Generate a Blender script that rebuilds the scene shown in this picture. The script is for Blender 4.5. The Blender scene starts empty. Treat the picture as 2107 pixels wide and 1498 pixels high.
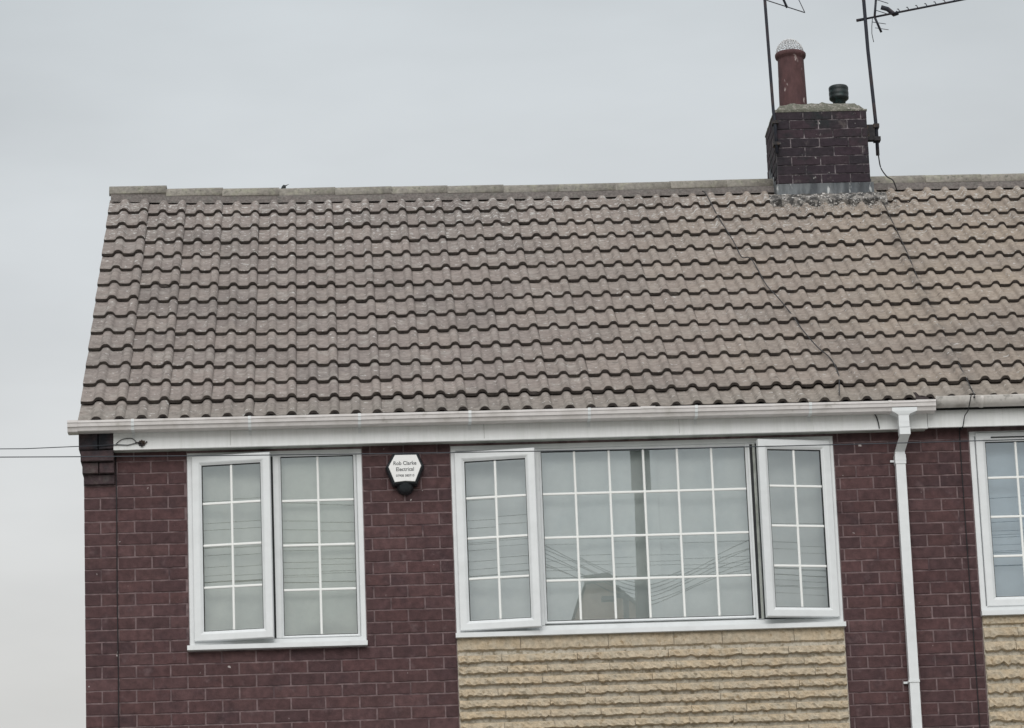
import bpy, bmesh, math, random
from mathutils import Matrix, Vector, noise, Euler

random.seed(7)
scene = bpy.context.scene
C = scene.collection

# ------------------------------------------------------------------ camera
cam = bpy.data.cameras.new("camera")
cam.sensor_width = 36.0
cam.lens = 7664.166 / 2107 * 36.0
cam.clip_start = 0.1
cam.clip_end = 3000
camo = bpy.data.objects.new("camera", cam)
C.objects.link(camo)
r_ = Vector((0.99845773, -0.04103835, -0.03738994))
u_ = Vector((0.02581768, -0.25300105, 0.96712146))
f_ = Vector((0.04914876, 0.96659522, 0.25155135))
M = Matrix((r_, u_, -f_)).transposed().to_4x4()
M.translation = (1.6792, -24.6856, 1.6)
camo.matrix_world = M
scene.camera = camo

# ------------------------------------------------------------------ light
SUN_EL, SUN_AZ = math.radians(36), math.radians(186)      # azimuth clockwise from +y
world = bpy.data.worlds.new("World")
scene.world = world
world.use_nodes = True
nt = world.node_tree
nt.nodes.clear()
N = nt.nodes.new
sky = N("ShaderNodeTexSky")
sky.sky_type = 'NISHITA'
sky.sun_disc = False
sky.sun_elevation = SUN_EL
sky.sun_rotation = SUN_AZ
sky.dust_density = 4.0
hs = N("ShaderNodeHueSaturation")
hs.inputs["Saturation"].default_value = 0.25
nt.links.new(sky.outputs[0], hs.inputs["Color"])
tc = N("ShaderNodeTexCoord")
sep = N("ShaderNodeSeparateXYZ")
nt.links.new(tc.outputs["Generated"], sep.inputs[0])
ramp = N("ShaderNodeValToRGB")                              # overcast cloud deck, by height above the horizon
cr = ramp.color_ramp
cr.elements[0].position = 0.0
cr.elements[0].color = (0.67, 0.67, 0.65, 1)
cr.elements[1].position = 1.0
cr.elements[1].color = (1.28, 1.30, 1.31, 1)
for pos, col in ((0.17, (0.70, 0.70, 0.685, 1)), (0.27, (0.635, 0.665, 0.685, 1)), (0.36, (0.59, 0.635, 0.665, 1)), (0.52, (0.80, 0.83, 0.85, 1)), (0.72, (1.05, 1.08, 1.10, 1))):
    e = cr.elements.new(pos)
    e.color = col
nt.links.new(sep.outputs["Z"], ramp.inputs[0])
nz = N("ShaderNodeTexNoise")
nz.inputs["Scale"].default_value = 5.0
nz.inputs["Detail"].default_value = 5.0
mp = N("ShaderNodeMapping")
mp.inputs["Scale"].default_value = (1, 1, 3.0)
nt.links.new(tc.outputs["Generated"], mp.inputs[0])
nt.links.new(mp.outputs[0], nz.inputs["Vector"])
mr = N("ShaderNodeMapRange")
mr.inputs["From Min"].default_value = 0.3
mr.inputs["From Max"].default_value = 0.7
mr.inputs["To Min"].default_value = 0.87
mr.inputs["To Max"].default_value = 1.10
nt.links.new(nz.outputs["Fac"], mr.inputs["Value"])
mul = N("ShaderNodeVectorMath")
mul.operation = 'SCALE'
nt.links.new(ramp.outputs[0], mul.inputs[0])
nt.links.new(mr.outputs[0], mul.inputs["Scale"])
sc10 = N("ShaderNodeVectorMath")
sc10.operation = 'SCALE'
sc10.inputs["Scale"].default_value = 10.0
nt.links.new(mul.outputs[0], sc10.inputs[0])
mixw = N("ShaderNodeMix")
mixw.data_type = 'RGBA'
mixw.inputs["Factor"].default_value = 0.94
nt.links.new(hs.outputs[0], mixw.inputs[6])
nt.links.new(sc10.outputs[0], mixw.inputs[7])
bg = N("ShaderNodeBackground")
bg.inputs["Strength"].default_value = 0.1
nt.links.new(mixw.outputs[2], bg.inputs["Color"])
out = N("ShaderNodeOutputWorld")
nt.links.new(bg.outputs[0], out.inputs[0])

sun = bpy.data.lights.new("sun", 'SUN')
sun.energy = 1.5
sun.angle = math.radians(45)
sun.color = (1.0, 0.975, 0.94)
suno = bpy.data.objects.new("sun", sun)
C.objects.link(suno)
sd = Vector((math.sin(SUN_AZ) * math.cos(SUN_EL), math.cos(SUN_AZ) * math.cos(SUN_EL), math.sin(SUN_EL)))
suno.rotation_euler = (-sd).to_track_quat('-Z', 'Y').to_euler()
suno.location = (0, -20, 40)

vs = scene.view_settings
vs.view_transform = 'Standard'
vs.look = 'None'
vs.exposure = 0.0
vs.gamma = 1.0
vs.use_curve_mapping = False


# ------------------------------------------------------------------ materials
def mat(name, base, rough=0.7, var=0.0, nscale=8.0, second=None, secfac=(0.5, 0.65), bump=0.0, bscale=60.0,
        rnd=None, spec=0.3, spots=None, extra=None, stretch=(1, 1, 1)):
    """procedural: base colour, value noise, optional second colour by noise, optional per-object random tint"""
    m = bpy.data.materials.new(name)
    m.use_nodes = True
    t = m.node_tree
    b = t.nodes["Principled BSDF"]
    b.inputs["Roughness"].default_value = rough
    b.inputs["Specular IOR Level"].default_value = spec
    g = t.nodes.new("ShaderNodeNewGeometry")
    mpn = t.nodes.new("ShaderNodeMapping")
    mpn.inputs["Scale"].default_value = stretch
    t.links.new(g.outputs["Position"], mpn.inputs[0])
    pos = mpn.outputs[0]

    def noise_(scale, detail=4.0, rough_=0.55):
        n = t.nodes.new("ShaderNodeTexNoise")
        n.inputs["Scale"].default_value = scale
        n.inputs["Detail"].default_value = detail
        n.inputs["Roughness"].default_value = rough_
        t.links.new(pos, n.inputs["Vector"])
        return n.outputs["Fac"]

    def maprange(src, a, b_, c, d):
        n = t.nodes.new("ShaderNodeMapRange")
        for k, v in zip(("From Min", "From Max", "To Min", "To Max"), (a, b_, c, d)):
            n.inputs[k].default_value = v
        t.links.new(src, n.inputs["Value"])
        return n.outputs[0]

    def mix(fac, a, b_):
        n = t.nodes.new("ShaderNodeMix")
        n.data_type = 'RGBA'
        if isinstance(fac, float):
            n.inputs["Factor"].default_value = fac
        else:
            t.links.new(fac, n.inputs["Factor"])
        for sock, v in ((6, a), (7, b_)):
            if isinstance(v, tuple):
                n.inputs[sock].default_value = (*v, 1)
            else:
                t.links.new(v, n.inputs[sock])
        return n.outputs[2]

    col = base
    if rnd:                                                # colours picked per object
        oi = t.nodes.new("ShaderNodeObjectInfo")
        rr = t.nodes.new("ShaderNodeValToRGB")
        els = rr.color_ramp.elements
        n = len(rnd)
        els[0].position = 0
        els[0].color = (*rnd[0], 1)
        els[1].position = 1
        els[1].color = (*rnd[-1], 1)
        for i in range(1, n - 1):
            e_ = els.new(i / (n - 1))
            e_.color = (*rnd[i], 1)
        t.links.new(oi.outputs["Random"], rr.inputs[0])
        col = rr.outputs[0]
    if second:
        col = mix(maprange(noise_(nscale), secfac[0], secfac[1], 0, 1), col, second)
    if spots:
        for (scol, sscale, lo, hi) in spots:
            col = mix(maprange(noise_(sscale, 3.0, 0.6), lo, hi, 0, 1), col, scol)
    if extra:
        col = extra(t, g, mix, maprange, noise_, col)
    if var:
        v = maprange(noise_(nscale * 2.7, 6.0, 0.65), 0.3, 0.7, 1 - var, 1 + var)
        n = t.nodes.new("ShaderNodeVectorMath")
        n.operation = 'SCALE'
        if isinstance(col, tuple):
            n.inputs[0].default_value = col
        else:
            t.links.new(col, n.inputs[0])
        t.links.new(v, n.inputs["Scale"])
        col = n.outputs[0]
    if isinstance(col, tuple):
        b.inputs["Base Color"].default_value = (*col, 1)
    else:
        t.links.new(col, b.inputs["Base Color"])
    if bump:
        bn = t.nodes.new("ShaderNodeBump")
        bn.inputs["Strength"].default_value = 1.0
        bn.inputs["Distance"].default_value = bump
        t.links.new(noise_(bscale, 5.0, 0.6), bn.inputs["Height"])
        t.links.new(bn.outputs[0], b.inputs["Normal"])
    return m


BR = [(0.078, 0.041, 0.042), (0.091, 0.047, 0.048), (0.066, 0.037, 0.039), (0.085, 0.044, 0.044), (0.100, 0.055, 0.056), (0.070, 0.038, 0.040),
      (0.089, 0.049, 0.049), (0.075, 0.040, 0.041), (0.082, 0.045, 0.047)]
m_brick = mat("brick_maroon", BR[0], 0.85, 0.34, 7, rnd=BR, bump=0.003, bscale=120,
              spots=[((0.050, 0.030, 0.034), 4, 0.52, 0.74), ((0.135, 0.088, 0.090), 8, 0.60, 0.78), ((0.45, 0.41, 0.40), 15, 0.70, 0.735)])
m_brick_dark = mat("brick_sooty", BR[0], 0.9, 0.3, 9,
                   rnd=[(0.036, 0.027, 0.034), (0.048, 0.032, 0.040), (0.030, 0.025, 0.031), (0.042, 0.028, 0.037)],
                   bump=0.004, bscale=110,
                   spots=[((0.022, 0.026, 0.028), 5, 0.5, 0.7), ((0.10, 0.085, 0.085), 11, 0.60, 0.74), ((0.34, 0.33, 0.32), 19, 0.68, 0.75)])
m_brick_corb = mat("brick_weathered_shaded", BR[0], 0.9, 0.35, 9, rnd=[(0.048, 0.034, 0.038), (0.070, 0.046, 0.048), (0.055, 0.036, 0.040)], bump=0.004,
                   spots=[((0.11, 0.085, 0.080), 12, 0.52, 0.68), ((0.025, 0.026, 0.032), 6, 0.5, 0.7)])  # sooty corbel bricks, darkened further to paint in the shade under the eave
m_mortar = mat("mortar_pinkish", (0.172, 0.124, 0.126), 0.95, 0.35, 6, second=(0.085, 0.056, 0.060), bump=0.003, bscale=160)
m_mortar_dark = mat("mortar_sooty", (0.20, 0.175, 0.185), 0.95, 0.5, 12, second=(0.05, 0.045, 0.05), secfac=(0.42, 0.56), bump=0.003)


def brickwall_extra(t, g, mix, maprange, noise_, col):
    sp = t.nodes.new("ShaderNodeSeparateXYZ")
    t.links.new(g.outputs["Position"], sp.inputs[0])
    ad = t.nodes.new("ShaderNodeMath")
    t.links.new(sp.outputs[0], ad.inputs[0])
    t.links.new(sp.outputs[1], ad.inputs[1])
    cb = t.nodes.new("ShaderNodeCombineXYZ")
    t.links.new(ad.outputs[0], cb.inputs[0])
    t.links.new(sp.outputs[2], cb.inputs[1])
    bt = t.nodes.new("ShaderNodeTexBrick")
    bt.inputs["Scale"].default_value = 1.0
    bt.inputs["Brick Width"].default_value = 0.2286
    bt.inputs["Row Height"].default_value = 0.0825
    bt.inputs["Mortar Size"].default_value = 0.005
    bt.inputs["Color1"].default_value = (0.075, 0.041, 0.043, 1)
    bt.inputs["Color2"].default_value = (0.090, 0.048, 0.049, 1)
    bt.inputs["Mortar"].default_value = (0.15, 0.11, 0.112, 1)
    t.links.new(cb.outputs[0], bt.inputs["Vector"])
    return bt.outputs["Color"]


m_brickfar = mat("brickwork_unseen_sides", (0.1, 0.06, 0.06), 0.9, 0.15, 6, extra=brickwall_extra, bump=0.003)


def tile_extra(t, g, mix, maprange, noise_, col):
    # greyer pink to the left, browner to the right; greyer band at the eave
    sp = t.nodes.new("ShaderNodeSeparateXYZ")
    t.links.new(g.outputs["Position"], sp.inputs[0])
    fx = maprange(sp.outputs[0], 2.8, 6.6, 0.0, 0.60)
    n = t.nodes.new("ShaderNodeMath")
    n.operation = 'MULTIPLY'
    t.links.new(fx, n.inputs[0])
    t.links.new(maprange(noise_(1.6), 0.2, 0.7, 0.55, 1.15), n.inputs[1])
    col = mix(n.outputs[0], col, (0.325, 0.268, 0.210))
    fz = maprange(sp.outputs[2], 7.95, 7.7, 0.0, 0.45)
    col = mix(fz, col, (0.22, 0.208, 0.185))
    # broad weather blotches across many tiles, and small dark algae patches
    col = mix(maprange(noise_(0.9, 3.0, 0.5), 0.50, 0.66, 0.0, 0.38), col, (0.150, 0.132, 0.124))
    col = mix(maprange(noise_(3.4, 4.0, 0.6), 0.54, 0.70, 0.0, 0.45), col, (0.330, 0.290, 0.262))
    col = mix(maprange(noise_(19.0, 3.0, 0.6), 0.63, 0.70, 0.0, 0.6), col, (0.110, 0.096, 0.090))
    # party line dirt on the right, running down the roof
    px = t.nodes.new("ShaderNodeMath")
    px.operation = 'SUBTRACT'
    t.links.new(sp.outputs[0], px.inputs[0])
    px.inputs[1].default_value = 6.075
    ab = t.nodes.new("ShaderNodeMath")
    ab.operation = 'ABSOLUTE'
    t.links.new(px.outputs[0], ab.inputs[0])
    fp = maprange(ab.outputs[0], 0.02, 0.11, 0.5, 0.0)
    n2 = t.nodes.new("ShaderNodeMath")
    n2.operation = 'MULTIPLY'
    t.links.new(fp, n2.inputs[0])
    t.links.new(maprange(noise_(9.0), 0.4, 0.6, 0.1, 1.0), n2.inputs[1])
    col = mix(n2.outputs[0], col, (0.09, 0.085, 0.08))
    # pale lichen and droppings, thicker near the ridge
    fr = maprange(sp.outputs[2], 9.3, 10.3, 0.0, 0.075)
    nn = noise_(27, 3.0, 0.6)
    ad = t.nodes.new("ShaderNodeMath")
    t.links.new(nn, ad.inputs[0])
    t.links.new(fr, ad.inputs[1])
    col = mix(maprange(ad.outputs[0], 0.645, 0.68, 0.0, 0.85), col, (0.50, 0.49, 0.47))
    return col


TB = [(0.238, 0.207, 0.193), (0.258, 0.222, 0.204), (0.222, 0.195, 0.183), (0.268, 0.231, 0.212), (0.236, 0.204, 0.190), (0.248, 0.214, 0.198), (0.214, 0.189, 0.177)]
m_tile = mat("concrete_tile", TB[0], 0.92, 0.24, 9, rnd=TB, bump=0.0035, bscale=140, extra=tile_extra,
             spots=[((0.14, 0.12, 0.118), 24, 0.64, 0.76), ((0.31, 0.285, 0.265), 7, 0.52, 0.75)], spec=0.15)
m_tile_edge = mat("tile_butt_grime_shade", (0.058, 0.049, 0.045), 0.95, 0.35, 20, second=(0.075, 0.065, 0.055))  # edge grime, with the shadow under each course mixed into the colour
m_ridge = mat("ridge_lichen", (0.235, 0.218, 0.195), 0.95, 0.30, 12, second=(0.285, 0.275, 0.225), bump=0.003, bscale=90,
              rnd=[(0.235, 0.220, 0.196), (0.26, 0.24, 0.212), (0.218, 0.206, 0.186)], spots=[((0.12, 0.12, 0.10), 30, 0.6, 0.72)])
m_bed = mat("ridge_mortar", (0.145, 0.128, 0.120), 0.95, 0.4, 20, second=(0.14, 0.13, 0.12), bump=0.005, bscale=60)
m_deck = mat("roof_felt", (0.02, 0.02, 0.02), 0.95)
m_white = mat("white_upvc", (0.70, 0.72, 0.73), 0.32, 0.035, 6, second=(0.64, 0.66, 0.665), secfac=(0.5, 0.8), spec=0.5)
m_fascia = mat("fascia_upvc", (0.80, 0.81, 0.81), 0.4, 0.04, 5, second=(0.72, 0.735, 0.72), secfac=(0.45, 0.8), spec=0.4, stretch=(5, 1, .5),
               spots=[((0.55, 0.56, 0.53), 9, 0.66, 0.85)])
m_gutter = mat("gutter_upvc", (0.66, 0.63, 0.62), 0.42, 0.06, 7, second=(0.54, 0.51, 0.49), secfac=(0.45, 0.75), spec=0.4, stretch=(1, 1, 1),
               spots=[((0.45, 0.43, 0.40), 14, 0.64, 0.8)])
m_gutter2 = mat("gutter_weathered", (0.66, 0.63, 0.60), 0.5, 0.12, 6, second=(0.45, 0.42, 0.39), spots=[((0.25, 0.24, 0.22), 11, 0.6, 0.75)])
m_soffit = mat("soffit_board", (0.40, 0.42, 0.39), 0.6, 0.12, 6, second=(0.26, 0.28, 0.25))
m_bar = mat("glazing_bar_white", (0.83, 0.84, 0.82), 0.4)
m_gasket_shade = mat("rubber_and_gap_shade", (0.02, 0.022, 0.024), 0.6)  # rubber seals, and black strips that paint shade into gaps
m_black = mat("black_plastic", (0.014, 0.018, 0.022), 0.35, spec=0.5)
m_cable = mat("cable_sheath", (0.018, 0.018, 0.020), 0.6)
m_wire = mat("overhead_wire", (0.045, 0.050, 0.060), 0.6)
m_metal = mat("aerial_metal", (0.028, 0.031, 0.042), 0.6, 0.2, 9, second=(0.055, 0.042, 0.045), spec=0.2)
m_rust = mat("bracket_metal", (0.035, 0.033, 0.036), 0.8, 0.4, 20, second=(0.10, 0.07, 0.05))
m_pot = mat("terracotta_pot", (0.098, 0.050, 0.051), 0.8, 0.25, 8, second=(0.078, 0.042, 0.045), bump=0.002,
            stretch=(1, 1, 0.45), spots=[((0.36, 0.30, 0.29), 17, 0.64, 0.70), ((0.055, 0.034, 0.036), 6, 0.55, 0.7)])
m_cage = mat("galvanised_wire", (0.72, 0.72, 0.73), 0.5, spec=0.6)
m_cagedome = mat("mesh_sleeve", (0.55, 0.56, 0.57), 0.5)
m_green = mat("green_cowl", (0.008, 0.014, 0.015), 0.5, 0.4, 25, second=(0.014, 0.034, 0.034), spec=0.5)
m_flaunch = mat("flaunching_mortar", (0.135, 0.135, 0.110), 0.95, 0.35, 25, second=(0.24, 0.225, 0.20), secfac=(0.5, 0.62), bump=0.008, bscale=45,
                spots=[((0.50, 0.47, 0.44), 40, 0.62, 0.70), ((0.08, 0.085, 0.07), 18, 0.58, 0.7)])
m_lead = mat("lead_flashing", (0.120, 0.130, 0.138), 0.6, 0.3, 9, second=(0.055, 0.062, 0.070), secfac=(0.47, 0.6), stretch=(1, 1, 0.25),
             spots=[((0.42, 0.43, 0.43), 22, 0.60, 0.67)], bump=0.003)
m_rubble = mat("broken_mortar", (0.23, 0.215, 0.20), 0.95, 0.5, 22, second=(0.075, 0.072, 0.070), secfac=(0.44, 0.56), bump=0.01, bscale=50,
               spots=[((0.58, 0.56, 0.54), 38, 0.58, 0.64)])
m_crumb = mat("pale_crumbs", (0.50, 0.48, 0.46), 0.95, 0.4, 30)
m_stone = mat("split_stone", (0.35, 0.27, 0.175), 0.92, 0.22, 14, second=(0.44, 0.385, 0.30), secfac=(0.4, 0.7), bump=0.006, bscale=70,
              rnd=[(0.44, 0.355, 0.25), (0.48, 0.39, 0.275), (0.455, 0.375, 0.275), (0.50, 0.41, 0.295), (0.46, 0.365, 0.25)],
              spots=[((0.30, 0.225, 0.14), 26, 0.60, 0.74)])
m_stonebed = mat("stone_mortar", (0.50, 0.46, 0.39), 0.95, 0.2, 25, second=(0.26, 0.22, 0.16), bump=0.003)
m_curtain = mat("curtain_cloth", (0.86, 0.87, 0.81), 0.9, 0.05, 4, second=(0.80, 0.82, 0.765), spec=0.05)
m_curtain_b = mat("curtain_cool_cloth", (0.87, 0.89, 0.88), 0.9, 0.04, 4, second=(0.80, 0.83, 0.83), spec=0.05)
m_blind = mat("blind_cloth", (0.70, 0.80, 0.90), 0.9, 0.04, 4, spec=0.05)
m_room = mat("room_dark", (0.10, 0.10, 0.10), 0.9)
m_face = mat("alarm_white_face", (0.80, 0.80, 0.79), 0.4, 0.04, 20)
m_print = mat("alarm_print", (0.10, 0.105, 0.11), 0.5)
m_bird = mat("dark_plumage", (0.025, 0.030, 0.032), 0.7, 0.3, 60)
m_beak = mat("beak_horn", (0.05, 0.05, 0.05), 0.5)
m_grass = mat("grass_green", (0.08, 0.095, 0.055), 0.95, 0.3, 2, second=(0.08, 0.10, 0.04))
m_bounce_paving = mat("pale_bounce_paving", (0.30, 0.29, 0.275), 0.9, 0.12, 3)  # pale so that the added sheet bounces light
m_asphalt = mat("asphalt", (0.055, 0.055, 0.056), 0.95, 0.2, 5)
m_wood = mat("pole_timber", (0.045, 0.038, 0.032), 0.9, 0.2, 6)
m_brown = mat("brown_gable_boards", (0.66, 0.47, 0.37), 0.9, 0.1, 3)
m_scrap = mat("rotten_felt", (0.055, 0.045, 0.045), 0.9, 0.3, 30)


def glass(name, refl, tint):
    m = bpy.data.materials.new(name)
    m.use_nodes = True
    t = m.node_tree
    t.nodes.clear()
    o = t.nodes.new("ShaderNodeOutputMaterial")
    mx = t.nodes.new("ShaderNodeMixShader")
    tr = t.nodes.new("ShaderNodeBsdfTransparent")
    tr.inputs[0].default_value = (*tint, 1)
    gl = t.nodes.new("ShaderNodeBsdfGlossy")
    gl.inputs["Roughness"].default_value = 0.003
    gl.inputs["Color"].default_value = (0.90, 0.97, 1.0, 1)
    fr = t.nodes.new("ShaderNodeFresnel")
    fr.inputs["IOR"].default_value = 1.5
    ma = t.nodes.new("ShaderNodeMath")
    ma.operation = 'MULTIPLY'
    ma.inputs[1].default_value = refl
    ma.use_clamp = True
    t.links.new(fr.outputs[0], ma.inputs[0])
    # old sealed units bow a little: the reflection swims
    g = t.nodes.new("ShaderNodeNewGeometry")
    n = t.nodes.new("ShaderNodeTexNoise")
    n.inputs["Scale"].default_value = 2.4
    n.inputs["Detail"].default_value = 1.0
    t.links.new(g.outputs["Position"], n.inputs["Vector"])
    bn = t.nodes.new("ShaderNodeBump")
    bn.inputs["Distance"].default_value = 0.00002
    t.links.new(n.outputs["Fac"], bn.inputs["Height"])
    t.links.new(bn.outputs[0], gl.inputs["Normal"])
    t.links.new(ma.outputs[0], mx.inputs[0])
    t.links.new(tr.outputs[0], mx.inputs[1])
    t.links.new(gl.outputs[0], mx.inputs[2])
    t.links.new(mx.outputs[0], o.inputs[0])
    return m


m_glass = glass("double_glazing", 6.0, (0.91, 0.93, 0.92))

# ------------------------------------------------------------------ helpers
WM = {}                                                    # world matrices by object name


def link(name, data, parent=None, mw=None):
    o = bpy.data.objects.new(name, data)
    C.objects.link(o)
    mw = mw if mw is not None else Matrix.Identity(4)
    WM[o] = mw.copy()
    if parent is not None:
        o.parent = parent
        o.matrix_local = WM[parent].inverted() @ mw
    else:
        o.matrix_local = mw
    return o


def tag(o, label=None, cat=None, group=None, kind=None):
    if label:
        o["label"] = label
    if cat:
        o["category"] = cat
    if group:
        o["group"] = group
    if kind:
        o["kind"] = kind
    return o


def T(x, y, z):
    return Matrix.Translation((x, y, z))


class MB:
    def __init__(s):
        s.v, s.f, s.mi, s.sm = [], [], [], []

    def add(s, verts, faces, mi=0, smooth=False):
        b = len(s.v)
        s.v += [tuple(v) for v in verts]
        for f in faces:
            s.f.append(tuple(i + b for i in f))
            s.mi.append(mi)
            s.sm.append(smooth)
        return s

    def box(s, x0, x1, y0, y1, z0, z1, mi=0):
        return s.add([(x0, y0, z0), (x1, y0, z0), (x1, y1, z0), (x0, y1, z0), (x0, y0, z1), (x1, y0, z1), (x1, y1, z1), (x0, y1, z1)],
                     [(0, 1, 5, 4), (1, 2, 6, 5), (2, 3, 7, 6), (3, 0, 4, 7), (4, 5, 6, 7), (3, 2, 1, 0)], mi)

    def tube(s, pts, r, n=6, mi=0, cap=True, r2=None):
        pts = [Vector(p) for p in pts]
        rings = []
        up = Vector((0, 0, 1))
        for i, p in enumerate(pts):
            d = (pts[min(i + 1, len(pts) - 1)] - pts[max(i - 1, 0)]).normalized()
            a = d.cross(up if abs(d.z) < 0.95 else Vector((0, 1, 0))).normalized()
            b = a.cross(d)
            rr = r if r2 is None else r + (r2 - r) * i / (len(pts) - 1)
            rings.append([p + a * rr * math.cos(2 * math.pi * k / n) + b * rr * math.sin(2 * math.pi * k / n) for k in range(n)])
        vv = [v for ring in rings for v in ring]
        ff = []
        for i in range(len(pts) - 1):
            for k in range(n):
                ff.append((i * n + k, i * n + (k + 1) % n, (i + 1) * n + (k + 1) % n, (i + 1) * n + k))
        if cap:
            ff.append(tuple(range(n))[::-1])
            ff.append(tuple((len(pts) - 1) * n + k for k in range(n)))
        return s.add(vv, ff, mi, True)

    def lathe(s, prof, cx, cy, n=24, mi=0):
        vv, ff = [], []
        for (r, z) in prof:
            for k in range(n):
                a = 2 * math.pi * k / n
                vv.append((cx + r * math.cos(a), cy + r * math.sin(a), z))
        for i in range(len(prof) - 1):
            for k in range(n):
                ff.append((i * n + k, i * n + (k + 1) % n, (i + 1) * n + (k + 1) % n, (i + 1) * n + k))
        return s.add(vv, ff, mi, True)

    def ring(s, x0, x1, z0, z1, prof, y=0.0, mi=0):
        """mitred rectangular frame; prof = closed list of (inset, y)"""
        vv, ff = [], []
        n = len(prof)
        for (d, yy) in prof:
            vv += [(x0 + d, y + yy, z0 + d), (x1 - d, y + yy, z0 + d), (x1 - d, y + yy, z1 - d), (x0 + d, y + yy, z1 - d)]
        for i in range(n):
            j = (i + 1) % n
            for k in range(4):
                l = (k + 1) % 4
                ff.append((i * 4 + k, i * 4 + l, j * 4 + l, j * 4 + k))
        return s.add(vv, ff, mi)

    def extrude_x(s, prof, xs, mi=0, smooth=False):
        """closed profile of (y,z) carried along x"""
        n = len(prof)
        vv = [(x, py, pz) for x in xs for (py, pz) in prof]
        ff = []
        for i in range(len(xs) - 1):
            for k in range(n):
                l = (k + 1) % n
                ff.append((i * n + k, (i + 1) * n + k, (i + 1) * n + l, i * n + l))
        s.add(vv, ff, mi, smooth)
        b = len(s.v) - len(vv)
        s.f += [tuple(b + k for k in range(n)), tuple(b + (len(xs) - 1) * n + k for k in range(n))[::-1]]
        s.mi += [mi, mi]
        s.sm += [False, False]
        return s

    def mesh(s, name, mats):
        me = bpy.data.meshes.new(name)
        me.from_pydata(s.v, [], s.f)
        for m in (mats if isinstance(mats, (list, tuple)) else [mats]):
            me.materials.append(m)
        me.polygons.foreach_set("material_index", s.mi)
        me.polygons.foreach_set("use_smooth", s.sm)
        me.validate()
        bm = bmesh.new()
        bm.from_mesh(me)
        bmesh.ops.recalc_face_normals(bm, faces=bm.faces)
        bm.to_mesh(me)
        bm.free()
        me.update()
        return me

    def build(s, name, mats, parent=None, mw=None):
        return link(name, s.mesh(name, mats), parent, mw)


def thing(name, loc, label, cat, group=None):
    o = link(name, None, None, T(*loc))
    return tag(o, label, cat, group)


# ------------------------------------------------------------------ ground
gz0 = 2.6


def ground_h(y):
    def ss(a, b, x):
        t = max(0, min(1, (x - a) / (b - a)))
        return t * t * (3 - 2 * t)
    return gz0 * ss(-17, -3, y) + 7.0 * ss(-30, -44, y) if y > -30 else 7.0 * ss(0, 14, -30 - y)


g = MB()
ys = [-1500, -400, -120, -60] + [-46 + i * 1.0 for i in range(50)] + [12, 40, 200, 1500]
xs = [-1500, -200, -40, -10, 0, 10, 40, 200, 1500]
vv = [(x, y, ground_h(y)) for y in ys for x in xs]
ff = [(j * len(xs) + i, j * len(xs) + i + 1, (j + 1) * len(xs) + i + 1, (j + 1) * len(xs) + i) for j in range(len(ys) - 1) for i in range(len(xs) - 1)]
g.add(vv, ff)
tag(g.build("ground", m_grass), kind="structure")
g = MB()
vv = [(x, y, ground_h(y) + .012) for y in [-19.9 + i * 0.5 for i in range(40)] for x in (-30, 30)]
g.add(vv, [(2 * i, 2 * i + 1, 2 * i + 3, 2 * i + 2) for i in range(39)])
tag(g.build("bounce_paving", m_bounce_paving), kind="structure")  # unseen pale sheet added to bounce light up onto the facade
g = MB().box(-200, 200, -29.5, -20.0, -0.2, 0.02)
tag(g.build("road", m_asphalt), kind="structure")

# ------------------------------------------------------------------ houses
X_PARTY = 6.047
X_END = 8.3
house = thing("brick_house", (3.0, 3.6, gz0), "maroon brick semi-detached house at left with open casement windows, stone-clad panel and chimney", "house",
              "joined semi-detached houses")
house2 = thing("brick_house", (7.2, 3.6, gz0), "adjoining half of the brick semi beyond the white downpipe, cut by right picture edge", "house",
               "joined semi-detached houses")

# window openings
W1 = (0.700, 1.888, 6.128, 7.458)
W2 = (2.490, 5.113, 6.160, 7.458)
W3 = (6.050, 7.66, 6.205, 7.462)


def wall_with_openings(x0, x1, opens, zlo, zhi, y0, y1):
    b = MB()
    cur = x0
    for (a, c, d, e) in opens:
        if a > cur:
            b.box(cur, a, y0, y1, zlo, zhi)
        b.box(a, c, y0, y1, zlo, d)
        b.box(a, c, y0, y1, e, zhi)
        cur = c
    if cur < x1:
        b.box(cur, x1, y0, y1, zlo, zhi)
    return b


MY = 0.0035                                                # mortar face lies this far behind the brick faces
wall1 = wall_with_openings(0.006, X_PARTY, [W1, W2], 5.345, 7.60, MY, 0.26).build("front_wall", m_mortar, house)
wall2 = wall_with_openings(X_PARTY + .001, X_END, [W3], 5.345, 7.60, MY, 0.26).build("front_wall", m_mortar, house2)
MB().box(0.0, X_PARTY, 0.0, 0.26, gz0, 5.344).build("lower_wall", m_brickfar, house)
MB().box(X_PARTY + .001, X_END, 0.0, 0.26, gz0, 5.344).build("lower_wall", m_brickfar, house2)
# gable end, back and party walls
ZE = 7.6626
TH = math.radians(35.5537)
G = 0.33975
YE = -0.17
YR = 3.80
ZR = ZE + (YR - YE) * math.tan(TH)
gb = MB()
for (xa, xb) in ((0.004, 0.25),):
    z_f, z_p = 7.60, ZR - 0.22
    prof = [(0.262, gz0), (0.262, z_f), (YR, z_p), (2 * YR - 0.25, z_f), (2 * YR - 0.25, gz0)]
    gb.add([(xa, a, b) for a, b in prof] + [(xb, a, b) for a, b in prof],
           [(0, 1, 2, 3, 4), (9, 8, 7, 6, 5), (0, 5, 6, 1), (1, 6, 7, 2), (2, 7, 8, 3), (3, 8, 9, 4), (4, 9, 5, 0)])
gb.build("gable_wall", m_brickfar, house)
MB().box(0.251, X_PARTY, 2 * YR - 0.25, 2 * YR, gz0, 7.6).build("back_wall", m_brickfar, house)
MB().box(X_PARTY + .001, X_END, 2 * YR - 0.25, 2 * YR, gz0, 7.6).build("back_wall", m_brickfar, house2)
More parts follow.
